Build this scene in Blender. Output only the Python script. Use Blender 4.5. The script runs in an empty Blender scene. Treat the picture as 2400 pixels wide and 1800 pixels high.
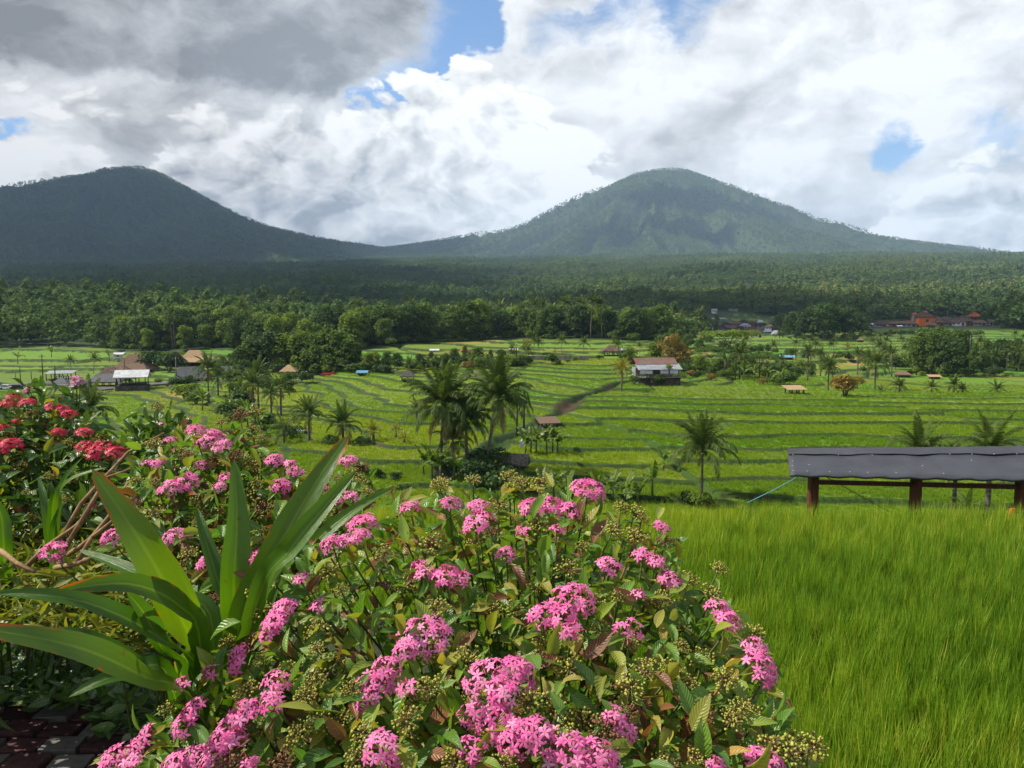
import bpy, math, random
import numpy as np
from mathutils import Vector, Matrix, Quaternion
random.seed(11)
rng = np.random.default_rng(11)
C = bpy.context.scene.collection
SC = bpy.context.scene
R = math.radians

# ------------------------------------------------------------------ camera, sky, sun, exposure
EYE = 1.45                      # eye height above the garden terrace (z = 0)
PITCH = R(5.07)
FPX = 1803.0                    # focal length in pixels of the 2400 px wide photograph
cam_d = bpy.data.cameras.new('camera'); cam = bpy.data.objects.new('camera', cam_d); C.objects.link(cam)
cam_d.sensor_width = 36.0; cam_d.lens = 36.0 * FPX / 2400.0
cam_d.clip_start = 0.05; cam_d.clip_end = 40000
cam.location = (0, 0, EYE); cam.rotation_euler = (R(90) - PITCH, 0, 0)
SC.camera = cam

SUN_AZ, SUN_EL = R(-84), R(47)  # azimuth from straight ahead (+Y), negative = left
SUNV = Vector((math.sin(SUN_AZ) * math.cos(SUN_EL), math.cos(SUN_AZ) * math.cos(SUN_EL), math.sin(SUN_EL)))
sun_d = bpy.data.lights.new('sun', 'SUN'); sun = bpy.data.objects.new('sun', sun_d); C.objects.link(sun)
sun_d.energy = 5.0; sun_d.angle = R(0.5); sun_d.color = (1.0, 0.93, 0.82)
sun.rotation_euler = SUNV.to_track_quat('Z', 'Y').to_euler()
SC.view_settings.view_transform = 'Standard'; SC.view_settings.look = 'None'
SC.view_settings.gamma = 1.0; SC.view_settings.exposure = 0.72; SC.view_settings.use_curve_mapping = False
SC.render.engine = 'CYCLES'
SC.cycles.use_denoising = True
SC.cycles.max_bounces = 6; SC.cycles.diffuse_bounces = 1; SC.cycles.glossy_bounces = 2
SC.cycles.transmission_bounces = 4; SC.cycles.volume_bounces = 0; SC.cycles.transparent_max_bounces = 6
SC.cycles.sample_clamp_indirect = 6.0

CP, SP = math.cos(PITCH), math.sin(PITCH)
def pdir(px, py):
    """direction of a photograph pixel, scaled so that y = 1"""
    u = (px - 1200.0) / FPX; v = (900.0 - py) / FPX
    yy = CP + v * SP
    return u / yy, (-SP + v * CP) / yy
def at(px, py, d):
    a, b = pdir(px, py)
    return Vector((a * d, d, EYE + b * d))
def unit_dir(px, py):
    a, b = pdir(px, py)
    return Vector((a, 1.0, b)).normalized()

# --- node helpers
class NT:
    def __init__(s, tree): s.t = tree; s.n = tree.nodes; s.l = tree.links
    def node(s, typ, **kw):
        n = s.n.new(typ)
        for k, v in kw.items():
            setattr(n, k, v)
        return n
    def put(s, sock, v):
        if hasattr(v, 'is_linked') or hasattr(v, 'links'): s.l.new(v, sock)
        elif v is not None:
            if hasattr(sock.default_value, '__len__') and not hasattr(v, '__len__'): v = (v,) * len(sock.default_value)
            elif hasattr(sock.default_value, '__len__') and len(sock.default_value) == 4 and len(v) == 3: v = (*v, 1.0)
            sock.default_value = v
    def math(s, op, a, b=None, c=None, clamp=False):
        n = s.node('ShaderNodeMath', operation=op); n.use_clamp = clamp
        s.put(n.inputs[0], a)
        if b is not None: s.put(n.inputs[1], b)
        if c is not None: s.put(n.inputs[2], c)
        return n.outputs[0]
    def vmath(s, op, a, b=None, scale=None):
        n = s.node('ShaderNodeVectorMath', operation=op)
        s.put(n.inputs[0], a)
        if b is not None: s.put(n.inputs[1], b)
        if scale is not None: s.put(n.inputs['Scale'], scale)
        return n.outputs['Value'] if op in ('DOT_PRODUCT', 'LENGTH', 'DISTANCE') else n.outputs[0]
    def mix(s, f, a, b, blend='MIX'):
        n = s.node('ShaderNodeMix', data_type='RGBA', blend_type=blend)
        s.put(n.inputs[0], f); s.put(n.inputs[6], a); s.put(n.inputs[7], b)
        return n.outputs[2]
    def smooth(s, v, lo, hi, a=0.0, b=1.0):
        n = s.node('ShaderNodeMapRange', interpolation_type='SMOOTHSTEP')
        s.put(n.inputs[0], v); s.put(n.inputs[1], lo); s.put(n.inputs[2], hi); s.put(n.inputs[3], a); s.put(n.inputs[4], b)
        return n.outputs[0]
    def noise(s, vec, scale, detail=6, rough=0.55, dist=0.0, lac=2.0):
        n = s.node('ShaderNodeTexNoise'); s.put(n.inputs['Vector'], vec)
        n.inputs['Scale'].default_value = scale; n.inputs['Detail'].default_value = detail
        n.inputs['Roughness'].default_value = rough; n.inputs['Distortion'].default_value = dist
        n.inputs['Lacunarity'].default_value = lac
        return n.outputs[0]
    def ramp(s, f, stops):
        n = s.node('ShaderNodeValToRGB'); s.put(n.inputs[0], f)
        e = n.color_ramp.elements
        while len(e) < len(stops): e.new(0.5)
        for q, (p, c) in zip(e, stops): q.position = p; q.color = (*c, 1.0)
        return n.outputs[0]

# ------------------------------------------------------------------ world: daylight sky with procedural cloud
world = bpy.data.worlds.new('World'); SC.world = world; world.use_nodes = True
def build_world():
    t = NT(world.node_tree); t.n.clear()
    out = t.node('ShaderNodeOutputWorld'); bg = t.node('ShaderNodeBackground'); bg.inputs[1].default_value = 0.1
    t.l.new(bg.outputs[0], out.inputs[0])
    sky = t.node('ShaderNodeTexSky', sky_type='NISHITA'); sky.sun_disc = False
    sky.sun_elevation = SUN_EL; sky.sun_rotation = SUN_AZ; sky.altitude = 700; sky.air_density = 1.0; sky.dust_density = 0.6; sky.ozone_density = 1.5
    tc = t.node('ShaderNodeTexCoord'); d = tc.outputs['Generated']
    sep = t.node('ShaderNodeSeparateXYZ'); t.l.new(d, sep.inputs[0]); z = sep.outputs[2]
    st = t.vmath('MULTIPLY', d, (1.0, 1.0, 1.5))          # clouds are wider than tall
    def lay(p, off): return t.vmath('ADD', p, off)
    def nc(p, scale, detail, rough):
        n = t.node('ShaderNodeTexNoise'); t.put(n.inputs['Vector'], p); n.inputs['Scale'].default_value = scale; n.inputs['Detail'].default_value = detail; n.inputs['Roughness'].default_value = rough
        return n.outputs['Color']
    w1 = t.vmath('SUBTRACT', nc(st, 3.6, 3, 0.6), (0.5, 0.5, 0.5)); w2 = t.vmath('SUBTRACT', nc(st, 14.0, 5, 0.65), (0.5, 0.5, 0.5))
    stw = t.vmath('ADD', t.vmath('ADD', st, t.vmath('SCALE', w1, scale=0.14)), t.vmath('SCALE', w2, scale=0.035))
    dw = t.vmath('NORMALIZE', t.vmath('ADD', t.vmath('ADD', d, t.vmath('SCALE', w1, scale=0.10)), t.vmath('SCALE', w2, scale=0.085)))
    def blobs(lst):
        acc = None
        for px, py, rad, amp in lst:
            c = math.cos(rad / FPX); dt = t.vmath('DOT_PRODUCT', dw, tuple(unit_dir(px, py)))
            v = t.smooth(dt, 1 - (1 - c) * 3.2, 1.0, 0.0, amp)
            acc = v if acc is None else t.math('ADD', acc, v)
        return acc
    def billow(p):
        acc = None
        for sc, am in ((8.0, 0.52), (19.0, 0.28), (45.0, 0.15), (100.0, 0.07)):
            n = t.node('ShaderNodeTexVoronoi', feature='F1'); t.put(n.inputs['Vector'], p); n.inputs['Scale'].default_value = sc
            q = n.outputs['Distance']; v = t.math('MULTIPLY', t.math('SUBTRACT', 0.8, t.math('MULTIPLY', q, q)), am)
            acc = v if acc is None else t.math('ADD', acc, v)
        return acc
    fb = t.noise(stw, 2.3, 8, 0.58); fb2 = t.noise(lay(stw, (3.1, 1.7, 0.4)), 5.0, 8, 0.6); fine = t.noise(lay(stw, (7.1, 2.7, 5.4)), 14.0, 6, 0.62)
    bl = billow(stw); relief = t.math('SUBTRACT', bl, billow(lay(stw, (-0.014, 0.010, 0.026))))      # > 0 on the sides turned to the sun
    rel2 = t.math('SUBTRACT', t.noise(stw, 6.5, 7, 0.6), t.noise(lay(stw, (-0.03, 0.02, 0.045)), 6.5, 7, 0.6))
    def sm(a, *bs):
        for b in bs: a = t.math('ADD', a, b)
        return a
    def k(v, c, m): return t.math('MULTIPLY', t.math('SUBTRACT', v, c), m)
    def grey(l, tint): 
        n = t.node('ShaderNodeVectorMath', operation='SCALE'); n.inputs[0].default_value = tint; t.put(n.inputs['Scale'], t.math('MULTIPLY', l, 0.74)); return n.outputs[0]
    # 1: broken high cloud with blue gaps
    gaps = blobs([(1010, 0, 105, 1.5), (930, 60, 45, 0.6), (950, 185, 80, 1.2), (990, 240, 52, 0.9), (860, 215, 45, 0.6), (1480, 25, 75, 0.50), (1310, 70, 55, 0.42), (1120, 50, 55, 0.6), (1660, 10, 70, 0.55), (2080, 330, 48, 0.50), (2130, 360, 48, 0.44), (45, 345, 32, 0.8), (2320, 345, 60, 0.45)])
    cov1 = sm(k(fb, 0.5, 1.2), k(fine, 0.5, 1.1), k(fb2, 0.5, 0.5), 1.0, t.math('MULTIPLY', gaps, -1.0), t.smooth(z, 0.42, 0.85, 0.0, -0.55))
    a1 = t.smooth(cov1, 0.20, 0.78)
    l1 = sm(7.3, k(fb2, 0.5, 3.2), k(rel2, 0, 10.0), k(relief, 0, 6.0), k(fb, 0.5, 2.0), blobs([(2130, 160, 90, 2.6), (1800, 200, 150, 1.0), (1250, 170, 170, 1.2), (2250, 420, 220, 0.8), (80, 370, 90, 3.0), (1500, 120, 120, .8)]))
    l1 = t.math('MINIMUM', t.math('MAXIMUM', l1, 4.5), 10.0)
    col = t.mix(a1, t.vmath('MULTIPLY', sky.outputs[0], (0.80, 0.97, 1.12)), grey(l1, (0.975, 0.985, 1.0)))
    # 2: cumulus bank standing on the horizon all round
    top = sm(0.222, k(fb, 0.5, 0.15), k(bl, 0.55, 0.17), k(fine, 0.5, 0.03), blobs([(930, 310, 190, 0.060), (1180, 330, 170, 0.03), (1060, 250, 80, 0.03), (1750, 420, 260, -0.05), (2200, 430, 300, -0.07)]))
    depth = t.math('SUBTRACT', top, z); a2 = t.smooth(depth, -0.003, 0.012)
    l2 = sm(t.smooth(depth, 0.0, 0.21, 9.6, 5.3), k(relief, 0, 18.0), k(rel2, 0, 9.0), k(fb2, 0.5, 4.5), blobs([(1000, 310, 190, 1.6), (1480, 360, 170, 2.2), (1350, 400, 110, 1.3), (80, 380, 90, 3.0), (700, 520, 260, -0.8), (620, 430, 160, -0.8), (1090, 555, 90, 1.5), (880, 575, 60, 1.0)]))
    l2 = t.math('MINIMUM', t.math('MAXIMUM', l2, 3.4), 10.6)
    c2 = t.mix(t.smooth(l2, 4.2, 8.0), grey(l2, (0.955, 0.985, 1.04)), grey(l2, (1.0, 1.0, 0.995)))
    col = t.mix(a2, col, c2)
    # 3: dark ragged shower cloud overhead on the left
    dk = t.math('MULTIPLY', blobs([(200, -40, 430, 1.0), (560, 20, 270, 0.75), (60, 60, 260, 0.45), (430, 175, 120, 0.30), (330, 180, 120, 0.2), (-500, 0, 500, 0.9), (200, -500, 500, 0.7), (700, -100, 200, 0.4)]), t.smooth(t.math('ADD', z, k(fb2, 0.5, 0.14)), 0.215, 0.325))
    cov3 = sm(dk, k(fb2, 0.5, 1.0), k(fine, 0.5, 0.8), k(fb, 0.5, 0.5))
    a3 = t.smooth(cov3, 0.34, 1.12)
    l3 = sm(t.smooth(cov3, 0.35, 1.5, 6.9, 3.7), k(rel2, 0, 10.0), k(relief, 0, 3.0), k(fb, 0.5, 3.4), k(fb2, 0.5, -2.0), k(fine, 0.5, 1.2))
    l3 = t.math('MAXIMUM', l3, 2.6)
    col = t.mix(a3, col, grey(l3, (0.965, 0.985, 1.02)))
    t.l.new(col, bg.inputs[0])
    world.cycles.sampling_method = 'MANUAL'; world.cycles.sample_map_resolution = 256
build_world()

# ------------------------------------------------------------------ object helpers
def tag(o, label=None, cat=None, group=None, kind=None):
    if label: o['label'] = label
    if cat: o['category'] = cat
    if group: o['group'] = group
    if kind: o['kind'] = kind
    return o
def thing(name, label, cat, loc=(0, 0, 0), rotz=0.0, group=None, scale=1.0):
    o = bpy.data.objects.new(name, None); o.empty_display_size = 0.2
    C.objects.link(o); o.location = loc; o.rotation_euler = (0, 0, rotz); o.scale = (scale,) * 3
    return tag(o, label, cat, group)
def link(name, me, parent=None, loc=None, rot=None, scale=None, coll=None):
    o = bpy.data.objects.new(name, me); (coll or C).objects.link(o)
    if parent is not None: o.parent = parent
    if loc is not None: o.location = loc
    if rot is not None: o.rotation_euler = rot
    if scale is not None: o.scale = scale if hasattr(scale, '__len__') else (scale,) * 3
    return o
def copy_tree(o, parent=None):
    c = o.copy(); C.objects.link(c); c.parent = parent
    for ch in list(o.children): copy_tree(ch, c)
    return c

class MB:
    """collects vertices, faces, uvs and material slots, then links ONE mesh"""
    def __init__(s): s.v = []; s.f = []; s.uv = []; s.mi = []
    def add(s, V, F, uv=None, mi=0):
        b = len(s.v); s.v += [tuple(map(float, p)) for p in V]
        for f in F: s.f.append(tuple(b + i for i in f)); s.mi.append(mi)
        s.uv += list(uv) if uv is not None else [(0.0, 0.0)] * len(V)
        return s
    def box(s, c, d, rz=0.0, mi=0, taper=1.0):
        hx, hy, hz = d[0] / 2, d[1] / 2, d[2] / 2
        ca, sa = math.cos(rz), math.sin(rz); V = []
        for z, k in ((-hz, 1.0), (hz, taper)):
            for x, y in ((-hx, -hy), (hx, -hy), (hx, hy), (-hx, hy)):
                x *= k; y *= k
                V.append((c[0] + x * ca - y * sa, c[1] + x * sa + y * ca, c[2] + z))
        return s.add(V, [(3, 2, 1, 0), (4, 5, 6, 7), (0, 1, 5, 4), (1, 2, 6, 5), (2, 3, 7, 6), (3, 0, 4, 7)], mi=mi)
    def tube(s, pts, rad, n=6, mi=0, cap=True):
        pts = [Vector(p) for p in pts]
        rad = rad if hasattr(rad, '__len__') else [rad] * len(pts)
        V = []; F = []; UV = []
        for i, p in enumerate(pts):
            tng = (pts[min(i + 1, len(pts) - 1)] - pts[max(i - 1, 0)]).normalized()
            a = tng.orthogonal() if i == 0 else (a - tng * a.dot(tng))
            a = a.normalized(); b = tng.cross(a)
            for k in range(n):
                th = 2 * math.pi * k / n
                V.append(p + (a * math.cos(th) + b * math.sin(th)) * rad[i]); UV.append((i / max(1, len(pts) - 1), k / n))
        for i in range(len(pts) - 1):
            for k in range(n):
                F.append((i * n + k, i * n + (k + 1) % n, (i + 1) * n + (k + 1) % n, (i + 1) * n + k))
        if cap: F.append(tuple(reversed(range(n)))); F.append(tuple(range((len(pts) - 1) * n, len(pts) * n)))
        return s.add(V, F, UV, mi)
    def mesh(s, name, mats, smooth=False):
        me = bpy.data.meshes.new(name); me.from_pydata(s.v, [], s.f)
        for m in (mats if isinstance(mats, (list, tuple)) else [mats]): me.materials.append(m)
        me.polygons.foreach_set('material_index', s.mi)
        ul = me.uv_layers.new(name='uv'); li = np.empty(len(me.loops), np.int32); me.loops.foreach_get('vertex_index', li)
        ul.data.foreach_set('uv', np.array(s.uv, np.float32)[li].ravel())
        if smooth: me.polygons.foreach_set('use_smooth', np.ones(len(s.f), bool))
        me.update(); return me
    def build(s, name, mats, parent=None, smooth=False, **kw):
        return link(name, s.mesh(name, mats, smooth), parent, **kw)

def np_mesh(name, V, F, mats, uv=None, mi=None, smooth=False, col=None):
    """fast mesh from numpy arrays; F is (k,3) or (k,4)"""
    me = bpy.data.meshes.new(name); V = np.asarray(V, np.float32); F = np.asarray(F, np.int32)
    k = F.shape[1]
    me.vertices.add(len(V)); me.vertices.foreach_set('co', V.ravel())
    me.loops.add(F.size); me.loops.foreach_set('vertex_index', F.ravel())
    me.polygons.add(len(F)); me.polygons.foreach_set('loop_start', np.arange(0, F.size, k, dtype=np.int32))
    for m in (mats if isinstance(mats, (list, tuple)) else [mats]): me.materials.append(m)
    if mi is not None: me.polygons.foreach_set('material_index', np.asarray(mi, np.int32))
    if smooth: me.polygons.foreach_set('use_smooth', np.ones(len(F), bool))
    if uv is not None:
        ul = me.uv_layers.new(name='uv'); ul.data.foreach_set('uv', np.asarray(uv, np.float32)[F.ravel()].ravel())
    if col is not None:
        ca = me.color_attributes.new('albedo', 'FLOAT_COLOR', 'POINT')
        c4 = np.ones((len(V), 4), np.float32); c4[:, :3] = col; ca.data.foreach_set('color', c4.ravel())
    me.update(calc_edges=True); me.validate(); return me

def rep(T, M, P):
    """repeat template T=(V,F,UV) with rotation-scale matrices M (n,3,3) and positions P (n,3)"""
    V, F, UV = T; n = len(P); nv = len(V)
    VV = np.einsum('nij,vj->nvi', M, V) + np.asarray(P)[:, None, :]
    FF = (F[None] + (np.arange(n) * nv)[:, None, None]).reshape(-1, F.shape[1])
    return VV.reshape(-1, 3), FF, np.tile(UV, (n, 1))
def merge(parts):
    Vs, Fs, Us, Ms = [], [], [], []; b = 0
    for (V, F, U), m in parts:
        Vs.append(V); Fs.append(F + b); Us.append(U); Ms.append(np.full(len(F), m)); b += len(V)
    return np.concatenate(Vs), np.concatenate(Fs), np.concatenate(Us), np.concatenate(Ms)
def frames(dirs, ups, roll=None):
    """rotation matrices whose X axis is dirs and whose Z axis is near ups (n,3 each)"""
    x = dirs / np.linalg.norm(dirs, axis=1, keepdims=True)
    y = np.cross(ups, x); ln = np.linalg.norm(y, axis=1, keepdims=True)
    y = np.where(ln < 1e-5, np.array([[0, 1, 0]]), y / np.maximum(ln, 1e-6))
    z = np.cross(x, y)
    if roll is not None:
        c, s_ = np.cos(roll)[:, None], np.sin(roll)[:, None]
        y, z = y * c + z * s_, z * c - y * s_
    return np.stack([x, y, z], axis=2)
def rnd(a, b, n=None): return rng.uniform(a, b, n)

# --- gradient noise in numpy
_perm = np.random.default_rng(5).permutation(512)
def perlin(x, y, seed=0):
    x = np.asarray(x, float) + seed * 17.31; y = np.asarray(y, float) + seed * 9.77
    xi = np.floor(x).astype(int); yi = np.floor(y).astype(int); xf = x - xi; yf = y - yi
    u = xf ** 3 * (xf * (xf * 6 - 15) + 10); v = yf ** 3 * (yf * (yf * 6 - 15) + 10)
    def g(ix, iy, dx, dy):
        h = _perm[(_perm[ix & 511] + iy) & 511] * (2 * math.pi / 512)
        return np.cos(h) * dx + np.sin(h) * dy
    a = g(xi, yi, xf, yf); b = g(xi + 1, yi, xf - 1, yf); c = g(xi, yi + 1, xf, yf - 1); d = g(xi + 1, yi + 1, xf - 1, yf - 1)
    return ((a + u * (b - a)) + v * ((c + u * (d - c)) - (a + u * (b - a)))) * 1.5
def fbm(x, y, oct=4, seed=0, gain=0.5):
    s = 0; a = 1.0; f = 1.0; n = 0
    for i in range(oct): s = s + a * perlin(x * f, y * f, seed + i); n += a; a *= gain; f *= 2.03
    return s / n
def sstep(e0, e1, x):
    t = np.clip((x - e0) / (e1 - e0), 0, 1); return t * t * (3 - 2 * t)
# ------------------------------------------------------------------ materials
MAT = {}
def new_mat(name):
    m = bpy.data.materials.new(name); m.use_nodes = True; t = NT(m.node_tree); t.n.clear(); MAT[name] = m
    out = t.node('ShaderNodeOutputMaterial'); return m, t, out
def principled(t, col, rough=0.7, spec=0.3, bump=None, bstr=0.3, bdist=0.02, metal=0.0):
    p = t.node('ShaderNodeBsdfPrincipled'); t.put(p.inputs['Base Color'], col); t.put(p.inputs['Roughness'], rough)
    p.inputs['Specular IOR Level'].default_value = spec; t.put(p.inputs['Metallic'], metal)
    if bump is not None:
        b = t.node('ShaderNodeBump'); b.inputs['Strength'].default_value = bstr; b.inputs['Distance'].default_value = bdist
        t.put(b.inputs['Height'], bump); t.l.new(b.outputs[0], p.inputs['Normal'])
    return p
def simple(name, col, rough=0.8, spec=0.25, var=0.25, nscale=8.0, bump=0.2, bdist=0.01, col2=None, metal=0.0, obj_var=0.0, coord='Object', stretch=(1, 1, 1)):
    """worn surface: colour broken by two sizes of noise, a little relief"""
    m, t, out = new_mat(name)
    tc = t.node('ShaderNodeTexCoord').outputs[coord]
    tc = t.vmath('MULTIPLY', tc, stretch)
    n1 = t.noise(tc, nscale, 8, 0.65); n2 = t.noise(tc, nscale * 6, 4, 0.6)
    c2 = col2 or tuple(c * (1 - var * 1.6) for c in col)
    c = t.mix(t.smooth(n1, 0.35, 0.65), col, c2)
    c = t.mix(t.math('MULTIPLY', n2, 0.35), c, tuple(x * 0.55 for x in col))
    if obj_var:
        oi = t.node('ShaderNodeObjectInfo').outputs['Random']
        hs = t.node('ShaderNodeHueSaturation'); t.put(hs.inputs['Value'], t.math('ADD', 1 - obj_var, t.math('MULTIPLY', oi, 2 * obj_var))); t.put(hs.inputs['Color'], c); c = hs.outputs[0]
    p = principled(t, c, rough, spec, t.math('ADD', n1, t.math('MULTIPLY', n2, 0.5)), bump, bdist, metal)
    t.l.new(p.outputs[0], out.inputs[0]); return m
STOPS = {}
def foliage(name, *a, **k):
    STOPS[name] = (a, k); return foliage_(name, *a, **k)
def foliage_(name, stops, stripes=False, trans=0.4, rough=0.45, spec=0.3, nscale=0.15, tcol=(1.15, 1.25, 0.5), veins=False, island=True, edge=None, var=0.18):
    """leaf: colour picked per leaf and per plant, light shines through it"""
    m, t, out = new_mat(name)
    geo = t.node('ShaderNodeNewGeometry'); oi = t.node('ShaderNodeObjectInfo')
    rv = geo.outputs['Random Per Island'] if island else oi.outputs['Random']
    n = t.noise(geo.outputs['Position'], nscale, 3, 0.5)
    f = t.math('ADD', t.math('MULTIPLY', rv, 0.6), t.math('ADD', t.math('MULTIPLY', oi.outputs['Random'], 0.25), t.math('MULTIPLY', t.math('SUBTRACT', n, 0.35), 0.5)))
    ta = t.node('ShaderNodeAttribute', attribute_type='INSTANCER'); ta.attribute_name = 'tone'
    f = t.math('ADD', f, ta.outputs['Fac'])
    c = t.ramp(f, stops)
    hgt = None
    uvn = t.node('ShaderNodeUVMap'); sp = t.node('ShaderNodeSeparateXYZ'); t.l.new(uvn.outputs[0], sp.inputs[0]); u, v = sp.outputs[0], sp.outputs[1]
    if veins:
        av = t.math('ABSOLUTE', t.math('SUBTRACT', v, 0.5))
        mid = t.smooth(av, 0.015, 0.05, 1.0, 0.0)
        w = t.math('SINE', t.math('MULTIPLY', t.math('SUBTRACT', u, t.math('MULTIPLY', av, 0.55)), 2 * math.pi * veins))
        lat = t.smooth(w, 0.55, 0.98)
        vn = t.math('MAXIMUM', mid, t.math('MULTIPLY', lat, 0.75))
        c = t.mix(t.math('MULTIPLY', vn, 0.45), c, t.mix(0.5, c, (0.42, 0.50, 0.16)))
        hgt = t.math('SUBTRACT', t.math('MULTIPLY', w, -0.5), vn)
    if stripes:
        sv = t.noise(t.vmath('MULTIPLY', uvn.outputs[0], (1.5, 26.0, 1.0)), 3.0, 5, 0.7)
        av = t.math('ABSOLUTE', t.math('SUBTRACT', v, 0.5)); mid = t.smooth(av, 0.012, 0.075, 1.0, 0.0)
        c = t.mix(t.smooth(sv, 0.38, 0.68, 0.0, 0.6), c, t.vmath('MULTIPLY', c, (1.75, 1.45, 1.5)))
        c = t.mix(t.math('MULTIPLY', mid, 0.45), c, (.20, .30, .04))
        spot = t.smooth(t.noise(geo.outputs['Position'], 55, 3, 0.5), 0.70, 0.76, 0.0, 0.75); c = t.mix(spot, c, (.12, .06, .02))
        hgt = t.math('ADD', sv, t.math('MULTIPLY', mid, -0.8))
    if edge:
        av = t.math('ABSOLUTE', t.math('SUBTRACT', v, 0.5))
        en = t.math('ADD', av, t.math('MULTIPLY', t.math('SUBTRACT', t.noise(geo.outputs['Position'], 45, 4, 0.6), 0.5), 0.5))
        en = t.math('ADD', en, t.math('MULTIPLY', t.smooth(u, 0.75, 1.0), 0.22))
        c = t.mix(t.smooth(en, 0.475, 0.60, 0.0, edge[1]), c, edge[0])
    p = principled(t, c, rough, spec, hgt, 0.35, 0.002)
    tr = t.node('ShaderNodeBsdfTranslucent'); t.put(tr.inputs[0], t.mix(1.0, c, (*tcol, 1.0), 'MULTIPLY'))
    ms = t.node('ShaderNodeMixShader'); ms.inputs[0].default_value = trans
    t.l.new(p.outputs[0], ms.inputs[1]); t.l.new(tr.outputs[0], ms.inputs[2]); t.l.new(ms.outputs[0], out.inputs[0])
    return m

# terrain: per-area colour (rice, bund, riser, forest floor, soil) with grain
def terrain_mat():
    m, t, out = new_mat('terrain')
    at_ = t.node('ShaderNodeAttribute'); at_.attribute_name = 'albedo'
    pos = t.node('ShaderNodeNewGeometry').outputs['Position']
    n1 = t.noise(pos, 0.9, 8, 0.7); n2 = t.noise(pos, 0.06, 5, 0.6); n3 = t.noise(pos, 6.0, 6, 0.7)
    c = t.mix(t.smooth(n1, 0.3, 0.7, 0.0, 0.55), at_.outputs[0], t.vmath('MULTIPLY', at_.outputs[0], (0.55, 0.6, 0.5)))
    c = t.mix(t.smooth(n2, 0.35, 0.7, 0.0, 0.25), c, t.vmath('MULTIPLY', c, (1.25, 1.12, 0.8)))
    p = principled(t, c, 0.8, 0.15, t.math('ADD', n1, t.math('MULTIPLY', n3, 0.5)), 0.6, 0.25)
    t.l.new(p.outputs[0], out.inputs[0]); return m
terrain_mat()

G = lambda r, g, b: (r, g, b)
foliage('rice_near', [(0.0, G(.050, .110, .009)), (0.35, G(.115, .235, .015)), (0.7, G(.205, .335, .024)), (1.0, G(.42, .43, .065))], trans=0.5, rough=0.5, spec=0.25, nscale=0.45, tcol=(1.28, 1.22, .28))
foliage('rice_mid', [(0.0, G(.085, .180, .010)), (0.5, G(.165, .275, .014)), (1.0, G(.28, .36, .026))], trans=0.5, rough=0.55, spec=0.15, nscale=0.05, tcol=(1.3, 1.2, .25))
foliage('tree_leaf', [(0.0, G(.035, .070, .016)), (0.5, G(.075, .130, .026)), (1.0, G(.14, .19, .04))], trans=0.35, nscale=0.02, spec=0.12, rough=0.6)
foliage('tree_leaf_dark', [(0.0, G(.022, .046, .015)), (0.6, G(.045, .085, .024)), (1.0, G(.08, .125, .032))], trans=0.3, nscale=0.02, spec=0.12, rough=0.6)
foliage('tree_leaf_light', [(0.0, G(.075, .13, .020)), (0.6, G(.14, .20, .03)), (1.0, G(.21, .25, .045))], trans=0.4, nscale=0.02, spec=0.12, rough=0.6)
foliage('tree_leaf_rust', [(0.0, G(.10, .085, .02)), (0.5, G(.20, .14, .03)), (1.0, G(.32, .19, .04))], trans=0.35, nscale=0.02, spec=.12)
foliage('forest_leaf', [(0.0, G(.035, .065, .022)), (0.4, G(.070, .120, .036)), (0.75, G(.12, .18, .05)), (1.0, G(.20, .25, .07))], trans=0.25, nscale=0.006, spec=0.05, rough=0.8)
foliage('palm_leaf', [(0.0, G(.030, .060, .014)), (0.5, G(.065, .105, .022)), (0.85, G(.12, .14, .032)), (1.0, G(.22, .18, .06))], trans=0.30, rough=0.55, spec=0.12, nscale=0.3)
foliage('palm_leaf_yellow', [(0.0, G(.11, .13, .014)), (0.5, G(.20, .19, .02)), (1.0, G(.32, .25, .03))], trans=0.4, rough=0.4, nscale=0.3)
foliage('palm_leaf_dry', [(0.0, G(.10, .065, .03)), (1.0, G(.24, .16, .07))], trans=0.2, rough=0.7)
foliage('banana_leaf', [(0.0, G(.06, .12, .016)), (0.6, G(.12, .19, .025)), (1.0, G(.24, .24, .06))], trans=0.42, rough=0.4, nscale=0.5)
foliage('pentas_leaf', [(0.0, G(.040, .105, .014)), (0.3, G(.080, .185, .020)), (0.62, G(.150, .260, .028)), (0.85, G(.29, .32, .045)), (1.0, G(.42, .33, .05))], trans=0.36, rough=0.34, spec=0.4, nscale=4.0, veins=9.0)
foliage('pentas_leaf_red', [(0.0, G(.09, .03, .016)), (0.4, G(.17, .055, .025)), (0.75, G(.25, .10, .04)), (1.0, G(.33, .21, .05))], trans=0.28, rough=0.4, spec=0.4, nscale=4.0, veins=9.0)
foliage('pentas_leaf_yellow', [(0.0, G(.14, .18, .02)), (0.5, G(.27, .26, .03)), (1.0, G(.40, .24, .04))], trans=0.40, rough=0.4, spec=0.4, nscale=4.0, veins=9.0, edge=((.28, .05, .02), 0.8))
foliage('ixora_leaf', [(0.0, G(.022, .062, .015)), (0.5, G(.048, .115, .020)), (0.85, G(.09, .165, .025)), (1.0, G(.2, .24, .04))], trans=0.30, rough=0.3, spec=0.45, nscale=4.0, veins=7.0)
foliage('groundcover_leaf', [(0.0, G(.06, .10, .014)), (0.4, G(.15, .18, .02)), (0.75, G(.29, .27, .035)), (1.0, G(.20, .13, .05))], trans=0.38, rough=0.45, nscale=6.0)
foliage('petal_pink', [(0.0, G(.72, .09, .33)), (0.4, G(.84, .18, .44)), (0.8, G(.90, .30, .55)), (1.0, G(.92, .46, .66))], trans=0.38, rough=0.5, spec=0.3, nscale=10, tcol=(1.0, .8, .95))
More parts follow.
